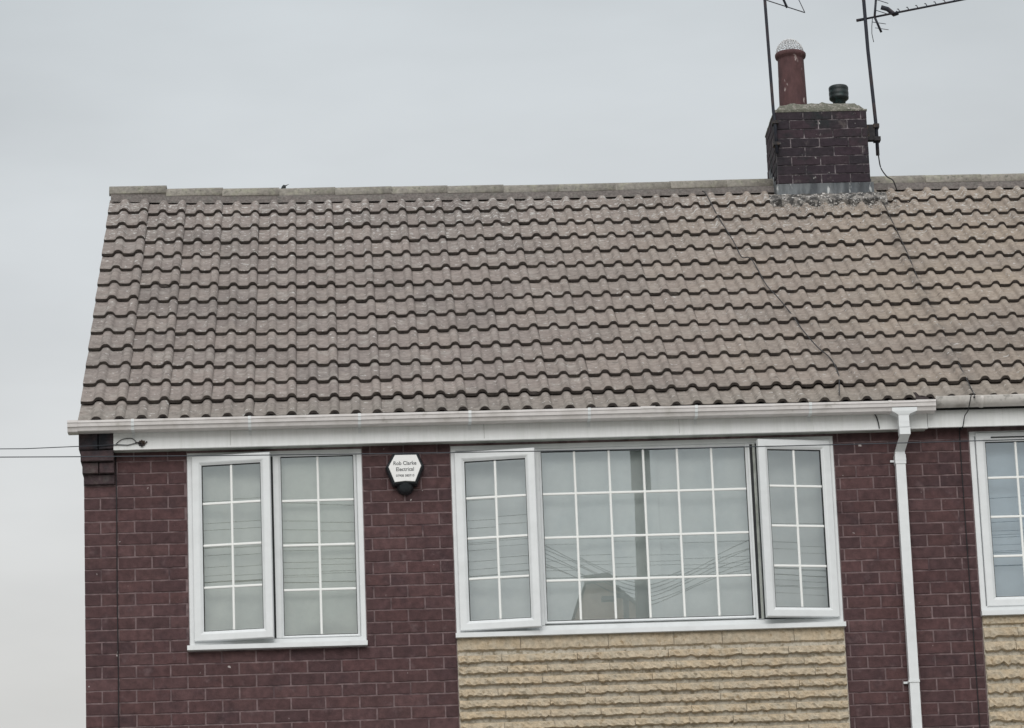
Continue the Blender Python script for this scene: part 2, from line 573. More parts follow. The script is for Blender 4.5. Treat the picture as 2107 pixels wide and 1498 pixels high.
MB().box(X_PARTY - .06, X_PARTY, 0.27, 2 * YR - .26, gz0, 7.6).build("party_wall", m_room, house)
MB().box(X_END - .25, X_END, 0.262, 2 * YR - .26, gz0, 7.6).build("end_wall", m_brickfar, house2)
MB().box(0.26, X_PARTY - .07, 0.27, 2 * YR - .27, 5.2, 5.3).build("room_floor", m_room, house)
MB().box(0.26, X_PARTY - .07, 0.27, 2 * YR - .27, 7.50, 7.58).build("room_ceiling", m_room, house)
MB().box(X_PARTY + .01, X_END - .26, 0.27, 2 * YR - .27, 5.2, 5.3).build("room_floor", m_room, house2)
MB().box(X_PARTY + .01, X_END - .26, 0.27, 2 * YR - .27, 7.50, 7.58).build("room_ceiling", m_room, house2)


# ---- bricks
def brick_mesh(i, mats, L=0.2205, H=0.0735, D=0.05):
    rnd = random.Random(100 + i)
    j = lambda a=0.0019: rnd.uniform(-a, a)
    pts = []
    nx = 4
    for k in range(nx + 1):
        pts.append((L * k / nx, 0.0 + j()))
    for k in range(nx, -1, -1):
        pts.append((L * k / nx, H + j()))
    pts = [(x + (0.0012 if x == 0 else (-0.0012 if x == L else j(0.003))), z) for x, z in pts]
    n = len(pts)
    c = (L / 2, H / 2)
    b = MB()
    outer = [(x, 0.0022, z) for x, z in pts]
    inner = [(c[0] + (x - c[0]) * (1 - 0.006 / L * 2), j(0.0004), c[1] + (z - c[1]) * (1 - 0.0025 / H * 2)) for x, z in pts]
    back = [(x, D, z) for x, z in pts]
    v = inner + outer + back
    f = [tuple(range(n))]
    for k in range(n):
        l = (k + 1) % n
        f.append((k, l, n + l, n + k))
        f.append((n + k, n + l, 2 * n + l, 2 * n + k))
    b.add(v, f)
    return b.mesh("brick", mats)


BM = [brick_mesh(i, m_brick) for i in range(7)]
BMC = [brick_mesh(40 + i, m_brick_corb) for i in range(3)]
BMD = [brick_mesh(20 + i, m_brick_dark, D=0.06) for i in range(4)]
CO, BL = 0.0825, 0.2286
Z0 = 7.162 - 24 * CO


def lay(parent, x0, x1, z0, opens, phase, meshes, xbase, y=0.0, course=CO, n_rows=None, zstart=None, zmax=99, L=BL, jt=0.0085, yj=0.0016):
    """courses of stretcher bond from x0 to x1, cut at openings; each brick an object under parent"""
    rnd = random.Random(int(x0 * 977) + 5)
    placed = []
    for r in range(n_rows):
        zb = zstart + r * course
        zt = zb + course
        if zt > zmax + 0.03:
            break
        # free spans of this course
        spans = [(x0, x1)]
        zm = (zb + zt) / 2
        for (a, c, d, e) in opens:
            if d - 0.035 < zm < e + 0.0:
                ns = []
                for (s0, s1) in spans:
                    if a > s0:
                        ns.append((s0, min(a, s1)))
                    if c < s1:
                        ns.append((max(c, s0), s1))
                spans = [q for q in ns if q[1] - q[0] > 0.01]
        off = ((r + phase) % 2) * L / 2
        for (s0, s1) in spans:
            k = math.floor((s0 - xbase - off) / L) - 1
            while True:
                bx = xbase + off + k * L
                k += 1
                if bx >= s1:
                    break
                a, c = max(bx, s0), min(bx + L, s1)
                if c - a < 0.028:
                    continue
                w = c - a - jt
                me = rnd.choice(meshes)
                mw = T(a + jt / 2, y + rnd.uniform(-yj, yj), zb + 0.0045 + rnd.uniform(-.0006, .0006)) @ Matrix.Rotation(rnd.uniform(-.003, .003), 4, 'Y') @ \
                    Matrix.Diagonal((w / 0.2205, 1, (course - .009) / 0.0735, 1))
                placed.append((w if zt > 5.56 else w * .1, me, mw))
    # past 300 on one wall: the rest (cut slivers and the lowest courses) are one joined part
    placed.sort(key=lambda q: -q[0])
    for _, me, mw in placed[:298]:
        link("brick", me, parent, mw)
    rest = MB()
    for _, me, mw in placed[298:]:
        rest.add([mw @ v.co for v in me.vertices], [tuple(f.vertices) for f in me.polygons])
    if rest.v:
        tag(rest.build("brick", m_brick, parent), kind="stuff")


SP = (2.490, 5.113, 0.0, W2[2])                            # stone panel below the wide window
SP2 = (6.05, 7.665, 0.0, W3[2])
lay(wall1, 0.0, X_PARTY, 0, [(W1[0], W1[1], W1[2], W1[3]), (SP[0], SP[1], 0, W2[3])], 0, BM, 0.0, n_rows=29, zstart=Z0 + 2 * CO, zmax=7.60)
lay(wall2, X_PARTY + .002, X_END, 0, [(SP2[0], SP2[1], 0, W3[3])], 0, BM, 0.0, n_rows=29, zstart=Z0 + 2 * CO, zmax=7.60)

# ---- kneeler corbel at the left end of the eave
cb = MB().box(0.004, 0.212, -0.0, 0.2, 7.25, 7.62)
corb = cb.build("corbel", m_mortar_dark, house)
cr_ = random.Random(3)
for k, (zb, zt, yf, xa) in enumerate([(7.252, 7.318, -.030, 0.006), (7.322, 7.396, -.062, -0.002), (7.40, 7.475, -.088, -0.012), (7.479, 7.60, -.104, -0.022)]):
    for (a, c) in ((xa, 0.108), (0.112, 0.214)) if k % 2 else ((xa, 0.214),):
        link("brick", cr_.choice(BMC), corb, T(a, yf + cr_.uniform(-.003, .003), zb) @ Matrix.Diagonal(((c - a) / .2205, 3.2, (zt - zb) / .0735, 1)))

# ---- split stone panels
def stone_obj(parent, x0, x1, z0, z1, seed, amp=0.030):
    nx = max(3, int((x1 - x0) / 0.016))
    prof = [(0.0, 0.004), (0.10, 0.35), (0.30, 0.62), (0.62, 0.95), (0.80, 1.0), (0.93, 0.55), (1.0, 0.02)]  # from top: depth fraction
    prof = [(0.0, 0.0), (0.06, 0.50), (0.24, 0.80), (0.48, 0.94), (0.75, 1.0), (0.83, 0.30), (0.86, 0.0)]
    b = MB()
    vv, ff = [], []
    np_ = len(prof)
    for i in range(nx + 1):
        x = x0 + (x1 - x0) * i / nx
        lo = 0.76 + 0.10 * noise.noise(Vector((x * 14, seed * 3.1, 0))) + 0.20 * noise.noise(Vector((x * 38, seed * 1.7, 4)))
        lo = min(lo, 0.86)
        if amp < .025:
            lo = 0.82 + (lo - 0.76) * .3
        dep = 0.95 + 0.35 * noise.noise(Vector((x * 8, seed * 5.3, 2)))
        for j, (t_, d) in enumerate(prof):
            tt = t_ * (lo / 0.80 if j > 1 else 1)
            tt = min(tt, 0.985)
            n1 = noise.noise(Vector((x * 34, tt * 7 + seed * 7, 9.3))) + 0.6 * noise.noise(Vector((x * 80, tt * 12 + seed, 1.3)))
            edge = 0.90 if i in (0, nx) and d > 0 else 1.0
            dd = d * dep * edge * (1 + 0.40 * n1)
            vv.append((x, -dd * amp - (0.001 if d > 0 else -0.002), z1 - (z1 - z0) * tt + (0.0012 * n1 if 0 < j < np_ - 1 else 0)))
    for i in range(nx):
        for j in range(np_ - 1):
            a = i * np_ + j
            ff.append((a, a + np_, a + np_ + 1, a + 1))
    b.add(vv, ff, 0, False)
    # end caps
    b.add([vv[j] for j in range(np_)], [tuple(range(np_))])
    b.add([vv[nx * np_ + j] for j in range(np_)], [tuple(range(np_))[::-1]])
    return b.build("stone", m_stone, parent)


def stone_panel(parent, x0, x1, ztop, zbot, first, course, seed, lens):
    bed = MB().box(x0 + .002, x1 - .002, -0.0035, MY - .001, zbot, ztop - .001).build("stone_panel", m_stonebed, parent)
    rnd = random.Random(seed)
    z = ztop
    row = 0
    while z > zbot:
        h = first if row == 0 else course
        x = x0 + 0.006
        first_len = rnd.uniform(*lens)
        while x < x1 - 0.02:
            l = first_len if x < x0 + .01 else rnd.uniform(*lens)
            xe = min(x + l, x1 - 0.006)
            if x1 - xe < 0.10:
                xe = x1 - 0.006
            s_ = stone_obj(bed, x, xe - 0.0035, z - h + 0.001, z - 0.0055, rnd.random() * 50, 0.022 if row == 0 else 0.034)
            x = xe
        z -= h
        row += 1


stone_panel(house, SP[0], SP[1], W2[2] - 0.02, 5.36, 0.125, 0.0762, 11, (0.26, 0.62))
stone_panel(house2, SP2[0], SP2[1], W3[2] - 0.02, 5.36, 0.085, 0.0955, 12, (0.20, 0.42))

# ------------------------------------------------------------------ roof
RX0 = -0.021


def sag(x, s):
    f = 1 - math.exp(-max(0.0, s) / 1.2)
    return -0.064 * f * (1 - math.exp(-max(0.0, x) / 0.9)) + 0.004 * math.sin(x * 1.7 + s) * f


def roof_mat(x, s, w):
    d = sag(x, s)
    o = Vector((x, YE + s * math.cos(TH) - w * math.sin(TH), ZE + s * math.sin(TH) + w * math.cos(TH) + d))
    ex = Vector((1, 0, 0))
    ev = Vector((0, math.cos(TH), math.sin(TH) + (sag(x, s + G) - d) / G)).normalized()
    ew = ex.cross(ev)
    m = Matrix((ex, ev, ew)).transposed().to_4x4()
    m.translation = o
    return m


X0T = 0.004


def deck(x0, x1, parent):
    b = MB()
    ey = 2 * YR - YE
    prof = [(YE + 0.05, ZE - 0.045), (YR, ZR - 0.15), (ey - 0.05, ZE - 0.045), (ey - 0.05, ZE - 0.075), (YR, ZR - 0.20), (YE + 0.05, ZE - 0.075)]
    n = 6
    b.add([(x, a, c) for x in (x0, x1) for a, c in prof], [(k, (k + 1) % n, n + (k + 1) % n, n + k) for k in range(n)] + [tuple(range(n))[::-1], tuple(range(n, 2 * n))])
    return b.build("roof", m_deck, parent)


X_RP = 6.095                                               # joint between the two roofs follows a tile edge
roof1 = deck(RX0 + 0.02, X_RP, house)
roof2 = deck(X_RP + 0.001, X_END, house2)

TW = 0.2900
PROF = [(0.0, 0.000), (.034, -.002), (.070, -.0015), (.079, .002), (.085, .010), (.092, .020), (.102, .026), (.115, .0275), (.128, .026), (.138, .020), (.145, .010), (.151, .002), (.160, -.0015),
        (.19, -.002), (.216, -.0015), (.225, .002), (.231, .010), (.238, .020), (.248, .026), (.261, .0275), (.273, .026), (.282, .019), (.288, .010), (.2924, .002)]


def tile_mesh(seed, chip=False):
    rnd = random.Random(seed)
    b = MB()
    n = len(PROF)
    slope = -0.029 / G
    vv = []
    for (v, dw) in ((0.0, -0.0045), (0.006, 0.0), (G + 0.07, 0.0)):
        for (x, w) in PROF:
            jj = rnd.uniform(-.0028, .0028) if v < 0.1 else 0
            c = 0.012 if (chip and v < .1 and .13 < x < .2) else 0
            vv.append((x, v + jj + c, w + dw + slope * v))
    bot = []
    for v in (0.0, G + 0.07):
        for (x, w) in PROF:
            bot.append((x, v + .001, w - 0.0250 + slope * v))
    tops = [(i * n + k, i * n + k + 1, (i + 1) * n + k + 1, (i + 1) * n + k) for i in range(2) for k in range(n - 1)]
    b.add(vv, tops, 0, True)
    o = len(b.v)
    b.v += bot
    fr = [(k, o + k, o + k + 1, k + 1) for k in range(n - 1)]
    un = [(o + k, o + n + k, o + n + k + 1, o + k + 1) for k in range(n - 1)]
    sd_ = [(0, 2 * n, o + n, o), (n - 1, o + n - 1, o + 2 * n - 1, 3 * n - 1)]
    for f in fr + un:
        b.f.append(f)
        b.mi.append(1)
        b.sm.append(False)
    for f in sd_:
        b.f.append(f)
        b.mi.append(0)
        b.sm.append(False)
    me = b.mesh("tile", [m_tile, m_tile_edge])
    return me


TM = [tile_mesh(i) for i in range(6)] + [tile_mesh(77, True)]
rt = random.Random(42)
CH = (5.285, 6.030, 3.50, 4.14)                             # chimney x0 x1 y0 y1
tiles = []
for row in range(14):
    for col in range(28):
        x = X0T + col * TW
        s = row * G
        # tiles wholly under the stack are cut away
        yv = YE + s * math.cos(TH)
        par = roof1 if x < X_RP - 0.1 else roof2
        tiles.append((row, x, s, par))
n1 = [t for t in tiles if t[3] is roof1]
n2 = [t for t in tiles if t[3] is roof2]
for lst in (n1, n2):
    lst.sort(key=lambda t: (t[0], abs(t[1] - 3)))
    rest = MB()
    for i, (row, x, s, par) in enumerate(lst):
        me = TM[-1] if rt.random() < 0.035 else rt.choice(TM[:-1])
        big = rt.random() < 0.07
        mw = roof_mat(x + rt.uniform(-.0012, .0012), s + rt.uniform(-.0045, .0045) + (rt.choice([-.016, -.010, .010]) if big else 0), (0.004 if row == 0 else 0.012) + rt.uniform(-.001, .003)) @ \
            Matrix.Rotation(rt.uniform(-.006, .006), 4, 'Z') @ Matrix.Rotation(rt.uniform(-.004, .003), 4, 'X')
        if row == 13:
            # cut top course, tucked under the ridge
            mw = mw @ Matrix.Diagonal((1, 0.94, 1, 1))
        if x < 0.1:                                        # wider verge tile
            mw = mw @ T(RX0 - X0T, 0, 0) @ Matrix.Diagonal(((X0T + TW - RX0) / TW, 1, 1, 1))
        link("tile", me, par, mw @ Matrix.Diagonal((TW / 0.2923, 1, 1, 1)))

# back slope, one corrugated sheet per house (never seen from the street)
for (xa, xb, par) in ((RX0, X_RP, roof1), (X_RP + .001, X_END, roof2)):
    b = MB()
    vv, ff = [], []
    nx = int((xb - xa) / 0.0366)
    for i in range(nx + 1):
        x = xa + (xb - xa) * i / nx
        w = 0.032 * max(0, math.cos(2 * math.pi * x / .1462)) - 0.01
        for (yy, zz) in ((YR, ZR), (2 * YR - YE, ZE)):
            vv.append((x, yy + w * .58, zz + w * .81 - .11))
    for i in range(nx):
        ff.append((2 * i, 2 * i + 1, 2 * i + 3, 2 * i + 2))
    b.add(vv, ff, 0, True)
    b.build("back_slope", m_tile, par)

# verge undercloak at the left end
b = MB()
for s0 in range(14):
    pass
vg = MB()
vg.add([(RX0 + .012, YE + .02, ZE - .045), (RX0 + .03, YE + .02, ZE - .045), (RX0 + .012, YR, ZR - .05), (RX0 + .03, YR, ZR - .05),
        (RX0 + .012, YE + .02, ZE - .022), (RX0 + .03, YE + .02, ZE - .022), (RX0 + .012, YR, ZR - .04), (RX0 + .03, YR, ZR - .04)],
       [(0, 1, 3, 2), (4, 6, 7, 5), (0, 2, 6, 4), (1, 5, 7, 3), (0, 4, 5, 1), (2, 3, 7, 6)])
vg.build("verge_mortar", m_bed, roof1)


# ridge tiles: half-round-ish angle ridges with mortar bed
def ridge_mesh(L=0.452, lift=0.0):
    b = MB()
    pr = []
    for k in range(9):
        a = math.radians(180 * k / 8)
        # blunt angular section
        r = 0.125
        pr.append((-r * math.cos(a) * 1.05, 0.088 * max(0.0, math.sin(a)) ** 0.6 - 0.043))
    outer = pr
    inner = [(y * 0.86, z - 0.016) for y, z in pr]
    n = len(pr)
    vv = [(x, y, z) for x in (0, 0.006, L) for (y, z) in outer] + [(x, y, z) for x in (0, L) for (y, z) in inner]
    ff = [(i * n + k, i * n + k + 1, (i + 1) * n + k + 1, (i + 1) * n + k) for i in range(2) for k in range(n - 1)]
    b.add(vv, ff, 0, True)
    o = 3 * n
    for k in range(n - 1):
        b.f += [(k, k + 1, o + k + 1, o + k), (2 * n + k, o + n + k, o + n + k + 1, 2 * n + k + 1)]
        b.mi += [0, 0]
        b.sm += [False, False]
    for (e0, e1) in ((0, 0), (n - 1, n - 1)):
        b.f.append((e0, n * 2 + e0, o + n + e0, o + e0))
        b.mi.append(0)
        b.sm.append(False)
    return b.mesh("ridge_tile", m_ridge)


RM = ridge_mesh()
x = RX0 - 0.004
k = 0
ZRT = ZR + 0.002
while x < X_END - .1:
    par = roof1 if x < X_RP - .2 else roof2
    inside = CH[0] - 0.42 < x < CH[1] - 0.02
    z = ZRT + sag(x, 4.8) + (0.004 if k == 0 else 0.0) + rt.uniform(-.003, .003)
    if x + .45 > CH[0] and x < CH[0]:
        L = CH[0] - x - .01
        if L > .08:
            link("ridge_tile", RM, par, T(x, YR, z) @ Matrix.Diagonal((L / .452, 1, 1, 1)))
        x = CH[1] + 0.02
        k += 1
        continue
    link("ridge_tile", RM, par, T(x, YR + rt.uniform(-.003, .003), z) @ Matrix.Rotation(rt.uniform(-.005, .005), 4, 'Y'))
    x += 0.447
    k += 1
for (xa, xb, par, z_) in ((RX0 + .01, CH[0], roof1, 0), (CH[1], X_END, roof2, 0)):
    b = MB()
    vv, ff = [], []
    nseg = int((xb - xa) / 0.05)
    for i in range(nseg + 1):
        xx = xa + (xb - xa) * i / nseg
        dz = sag(xx, 4.7)
        w = 0.004 * noise.noise(Vector((xx * 20, 0, 3)))
        for (yy, zz) in ((YR - .156, ZR - .108), (YR - .122, ZR - .025), (YR + .122, ZR - .025), (YR + .156, ZR - .108)):
            vv.append((xx, yy + w, zz + dz + w))
    for i in range(nseg):
        for j in range(3):
            ff.append((i * 4 + j, i * 4 + 4 + j, i * 4 + 5 + j, i * 4 + 1 + j))
    b.add(vv, ff, 0, True)
    b.build("ridge_mortar", m_bed, par)

# ------------------------------------------------------------------ chimney (part of the left house)
cx0, cx1, cy0, cy1 = CH
chim = MB().box(cx0 + .004, cx1 - .004, cy0 + .004, cy1 - .004, 9.9, 10.962).build("chimney", m_mortar_dark, house)
CC = 0.0757
rc = random.Random(9)
for row in range(11):
    zb = 10.962 - (row + 1) * CC
    off = (row % 2) * 0.1125
    for face in range(3):
        if face == 0:
            a0, a1 = cx0, cx1
        else:
            a0, a1 = cy0 + .05, cy1
        xx = a0 - off
        while xx < a1:
            s0, s1 = max(xx, a0), min(xx + 0.232, a1)
            xx += 0.232
            if s1 - s0 < 0.04:
                continue
            w = (s1 - s0 - .007) / .2205
            sc_ = Matrix.Diagonal((w, 1, (CC - .007) / .0735, 1))
            if face == 0:
                mw = T(s0 + .0035, cy0 + rc.uniform(-.003, .002), zb + .0035) @ sc_
            elif face == 1:
                mw = T(cx0 + rc.uniform(-.002, .001), s1 - .0035, zb + .0035) @ Matrix.Rotation(-math.pi / 2, 4, 'Z') @ sc_
            else:
                if row > 8:
                    continue
                mw = T(cx1 + rc.uniform(-.001, .002), s0 + .0035, zb + .0035) @ Matrix.Rotation(math.pi / 2, 4, 'Z') @ sc_
            link("brick", rc.choice(BMD), chim, mw)
# flaunching
b = MB()
nx, ny = 26, 18
vv, ff = [], []
for j in range(ny + 1):
    for i in range(nx + 1):
        x = cx0 - .003 + (cx1 - cx0 + .006) * i / nx
        y = cy0 - .003 + (cy1 - cy0 + .006) * j / ny
        ex_ = max(0.0, min(x - (cx0 - .003), cx1 + .003 - x)) / 0.095
        ey_ = max(0.0, min(y - (cy0 - .003), cy1 + .003 - y)) / 0.06
        h = min(1.0, ex_, ey_)
        z = 10.968 + 0.075 * h + 0.010 * noise.noise(Vector((x * 14, y * 14, 0))) * (0.3 + h)
        if x < 5.72:
            z += 0.022 * abs(noise.noise(Vector((x * 40, y * 40, 5))))
        vv.append((x, y, z))
for j in range(ny):
    for i in range(nx):
        a = j * (nx + 1) + i
        ff.append((a, a + 1, a + nx + 2, a + nx + 1))
b.add(vv, ff)
per = [i for i in range(nx + 1)] + [(j + 1) * (nx + 1) + nx for j in range(ny)] + [ny * (nx + 1) + i for i in range(nx - 1, -1, -1)] + [j * (nx + 1) for j in range(ny - 1, 0, -1)]
o = len(b.v)
b.v += [(vv[i][0], vv[i][1], 10.955) for i in per]
for k in range(len(per)):
    l = (k + 1) % len(per)
    b.f.append((per[k], per[l], o + l, o + k))
    b.mi.append(0)
    b.sm.append(False)
b.build("flaunching", m_flaunch, chim)
# lead apron, side soakers, broken mortar fillet
b = MB()
vv, ff = [], []
n = 22
for i in range(n + 1):
    x = cx0 - .012 + (cx1 - cx0 + .03) * i / n
    w = 0.006 * noise.noise(Vector((x * 9, 0, 1)))
    vv += [(x, cy0 - .007, 10.354), (x, cy0 - .010 + w * .3, 10.245), (x, cy0 - .04 + w, 10.205 + w)]
for i in range(n):
    a = i * 3
    ff += [(a, a + 3, a + 4, a + 1), (a + 1, a + 4, a + 5, a + 2)]
b.add(vv, ff, 0, True)
b.build("lead_apron", m_lead, chim)
for (xx, nm) in ((cx0 - .012, -1), (cx1 + .010, 1)):
    b = MB()
    st = 5
    for k in range(st):
        ya = cy0 - .01 + k * 0.085
        za = ZE + (ya - YE) * math.tan(TH) - .062
        b.box(xx - .003, xx + .003, ya, ya + .09, za - .02, za + .13)
    b.build("step_flashing", m_lead, chim)
b = MB()
vv, ff = [], []
nx, ny = 44, 6
for i in range(nx + 1):
    x = cx0 - .085 + (cx1 - cx0 + .19) * i / nx
    for j in range(ny + 1):
        tt = j / ny
        s = 4.36 + tt * 0.14 + (0.07 * (1 - tt)) * noise.noise(Vector((x * 13, tt, 3)))
        hump = 0.024 * math.sin(math.pi * min(1, tt * 1.1) * 0.55) + 0.022 * abs(noise.noise(Vector((x * 30, tt * 4, 7)))) + 0.012 * noise.noise(Vector((x * 12, tt * 3, 8)))
        mw = roof_mat(x, s, 0.008 + hump + (0.012 if j else -0.03))
        vv.append(tuple(mw.translation))
for i in range(nx):
    for j in range(ny):
        a = i * (ny + 1) + j
        ff.append((a, a + ny + 1, a + ny + 2, a + 1))
b.add(vv, ff)
b.build("mortar_fillet", m_rubble, chim)
# crumbs of fallen mortar and droppings lying on the tiles below the stack
b = MB()
rr = random.Random(5)
for k in range(800):
    x = rr.gauss(5.66, 0.28)
    s = 4.38 - abs(rr.gauss(0, 0.19))
    if rr.random() < .3:
        x = rr.gauss(6.15, .10)
        s = rr.uniform(4.15, 4.7)
    r = rr.uniform(.003, .0100)
    roll = (x - RX0) % (TW / 2)
    hh = 0.030 if abs(roll - .115) < .022 else 0.002
    c = roof_mat(x, s, hh + 0.004 - 0.02 * ((s % G) / G)).translation
    vs_ = [c + Vector((rr.uniform(-1, 1), rr.uniform(-1, 1), rr.uniform(-.5, .8))) * r * 1.3 for _ in range(5)]
    b.add(vs_, [(0, 1, 2), (0, 2, 3), (0, 3, 4), (0, 4, 1), (1, 2, 4), (2, 3, 4)])
tag(b.build("mortar_crumbs", m_crumb, roof1), kind="stuff")

# pots
b = MB().lathe([(.113, 11.0), (.112, 11.18), (.106, 11.50), (.106, 11.515), (.121, 11.525), (.126, 11.54), (.126, 11.556), (.118, 11.565), (.098, 11.565), (.095, 11.50), (.095, 11.3)],
               5.488, 3.83, 30)
b.build("chimney_pot", m_pot, chim)
b = MB()
cxp, cyp, czp, rp = 5.484, 3.83, 11.562, 0.112
nlon, nlat = 22, 9
for i in range(nlon):
    a = 2 * math.pi * i / nlon
    pts = []
    for j in range(nlat + 1):
        e = math.pi / 2 * j / nlat
        tw = a + (0.14 if j % 2 else 0) + rr.uniform(-.02, .02)
        pts.append((cxp + rp * math.cos(e) * math.cos(tw), cyp + rp * math.cos(e) * math.sin(tw), czp + 0.122 * math.sin(e)))
    b.tube(pts[:-1], .0022, 4)
for j in range(1, nlat):
    e = math.pi / 2 * j / nlat
    b.tube([(cxp + rp * math.cos(e) * math.cos(2 * math.pi * q / 22), cyp + rp * math.cos(e) * math.sin(2 * math.pi * q / 22), czp + .122 * math.sin(e) + (.004 if q % 2 else -.004)) for q in range(23)], .0022, 4)
b.build("wire_guard", m_cage, chim)
b = MB().lathe([(.052, 11.02), (.052, 11.145), (.060, 11.150), (.078, 11.165), (.080, 11.18), (.0785, 11.184), (.0785, 11.198), (.080, 11.203), (.080, 11.222), (.0785, 11.226),
                (.0785, 11.238), (.080, 11.243), (.080, 11.262), (.074, 11.272), (.04, 11.276), (.0, 11.276)], 5.863, 3.83, 26)
b.build("vent_cowl", m_green, chim)

# ------------------------------------------------------------------ eave: fascia, soffit, gutters, downpipe
b = MB()
jx = [0.213, 2.0, 4.0, 5.753]
b.box(0.213, 5.753, -.104, -.080, 7.468, 7.62)
b.box(0.213, 5.753, -.106, -.1045, 7.468, 7.479)
fascia = b.build("fascia", m_fascia, house)
for xx in (2.72, 1.0, 4.05):
    MB().box(xx, xx + .0025, -.1052, -.1041, 7.47, 7.60).build("fascia_joint", m_soffit, fascia)
MB().box(0.213, 5.745, -.079, 0.012, 7.473, 7.483).build("soffit", m_soffit, house)
b = MB().box(5.757, X_END, -.100, -.078, 7.474, 7.62)
b.build("fascia", m_fascia, house2)
MB().box(5.757, X_END, -.077, 0.012, 7.496, 7.504).build("soffit", m_gasket_shade, house2)  # black board painted in for the dark gap behind the fascia

zt = 7.645
OG = [(-.107, zt - .005), (-.107, zt - .062), (-.200, zt - .068), (-.208, zt - .064), (-.213, zt - .050), (-.216, zt - .042), (-.226, zt - .038), (-.229, zt - .016), (-.234, zt - .013),
      (-.234, zt + .002), (-.219, zt + .002), (-.219, zt - .010), (-.205, zt - .040), (-.195, zt - .058), (-.114, zt - .055), (-.112, zt - .005)]


def gz(x):
    return -0.0022 * x + 0.002


b = MB()
n = len(OG)
gxs = [-0.078, 1.5, 3.0, 4.5, 5.80]
b.add([(x, y, z + gz(x)) for x in gxs for (y, z) in OG],
      [(i * n + k, (i + 1) * n + k, (i + 1) * n + (k + 1) % n, i * n + (k + 1) % n) for i in range(len(gxs) - 1) for k in range(n)] + [tuple(range(n)), tuple(((len(gxs) - 1) * n + k) for k in range(n))[::-1]])
gutter = b.build("gutter", m_gutter, house)
scale_og = lambda s, dz=0: [(-.168 + (y + .168) * s, zt - .03 + (z - zt + .03) * s + dz) for y, z in OG[:11]]
# stop end
MB().extrude_x(scale_og(1.10), [-.088, -.020]).build("stop_end", m_gutter, gutter)
for xx in (0.35, 1.137, 1.878, 2.625, 3.435, 4.163, 4.942):
    s = MB()
    pr = [(-.2365, zt + .004), (-.2365, zt - .016), (-.232, zt - .019), (-.229, zt - .041), (-.219, zt - .045), (-.211, zt - .067), (-.200, zt - .072), (-.106, zt - .066), (-.106, zt - .10),
          (-.1045, zt - .10), (-.1045, zt - .0), (-.109, zt + .006), (-.215, zt + .006)]
    pr = [(y, z + gz(xx)) for y, z in pr]
    s.extrude_x(pr, [xx - .010, xx + .010]).build("gutter_bracket", m_white, gutter)
for (xa, xb) in ((3.785, 3.885), (5.475, 5.50), (5.665, 5.80)):
    MB().extrude_x([(y, z + gz(xa)) for y, z in scale_og(1.07)], [xa, xb]).build("gutter_union", m_gutter, gutter)
# outlet: gutter running outlet narrowing into the square pipe
b = MB()
zg = zt + gz(5.57)
top = [(5.497, -.229), (5.668, -.229), (5.668, -.112), (5.497, -.112)]
mid = [(5.530, -.226), (5.622, -.226), (5.622, -.135), (5.530, -.135)]
low = [(5.541, -.222), (5.609, -.222), (5.609, -.150), (5.541, -.150)]
vv = [(x, y, zg - .045) for x, y in top] + [(x, y, zg - .070) for x, y in top] + [(x, y, zg - .088) for x, y in mid] + [(x, y, zg - .100) for x, y in low] + [(x, y, 7.49) for x, y in low]
b.add(vv, [(i * 4 + k, i * 4 + (k + 1) % 4, (i + 1) * 4 + (k + 1) % 4, (i + 1) * 4 + k) for i in range(4) for k in range(4)])
b.build("gutter_outlet", m_white, gutter)

# right-hand gutter: half round, weathered
b = MB()
pr = [(-.107, zt + .006)]
for k in range(13):
    a = math.pi * k / 12
    pr.append((-.168 + .063 * math.cos(a), zt + .009 - .060 * math.sin(a)))
pr += [(-.234, zt + .015), (-.223, zt + .015)]
for k in range(12, -1, -1):
    a = math.pi * k / 12
    pr.append((-.168 + .057 * math.cos(a), zt + .009 - .054 * math.sin(a)))
b.extrude_x(pr, [5.801, 6.9, X_END], smooth=True)
gut2 = b.build("gutter", m_gutter2, house2)
for xx in (6.12, 7.0):
    s = MB()
    pr2 = [(-.168 + .066 * math.cos(math.pi * k / 12), zt + .009 - .064 * math.sin(math.pi * k / 12)) for k in range(13)]
    pr2 += [(-.168 + .063 * math.cos(math.pi * k / 12), zt + .011 - .061 * math.sin(math.pi * k / 12)) for k in range(12, -1, -1)]
    s.extrude_x(pr2, [xx - .013, xx + .013], smooth=True).build("gutter_bracket", m_gutter2, gut2)

# downpipe: straight drop, offset bends back to the wall, long square pipe with clips
dp = link("downpipe", None, house, T(5.57, -.06, gz0))


def sq_section(pts, w, d, nm, mt, par):
    """square pipe through centre points (x,y,z) with horizontal sections"""
    b = MB()
    vv = []
    for (x, y, z) in pts:
        vv += [(x - w / 2, y - d / 2, z), (x + w / 2, y - d / 2, z), (x + w / 2, y + d / 2, z), (x - w / 2, y + d / 2, z)]
    n_ = len(pts)
    b.add(vv, [(i * 4 + k, i * 4 + (k + 1) % 4, (i + 1) * 4 + (k + 1) % 4, (i + 1) * 4 + k) for i in range(n_ - 1) for k in range(4)] + [(0, 1, 2, 3), tuple((n_ - 1) * 4 + k for k in (3, 2, 1, 0))])
    return b.build(nm, mt, par)


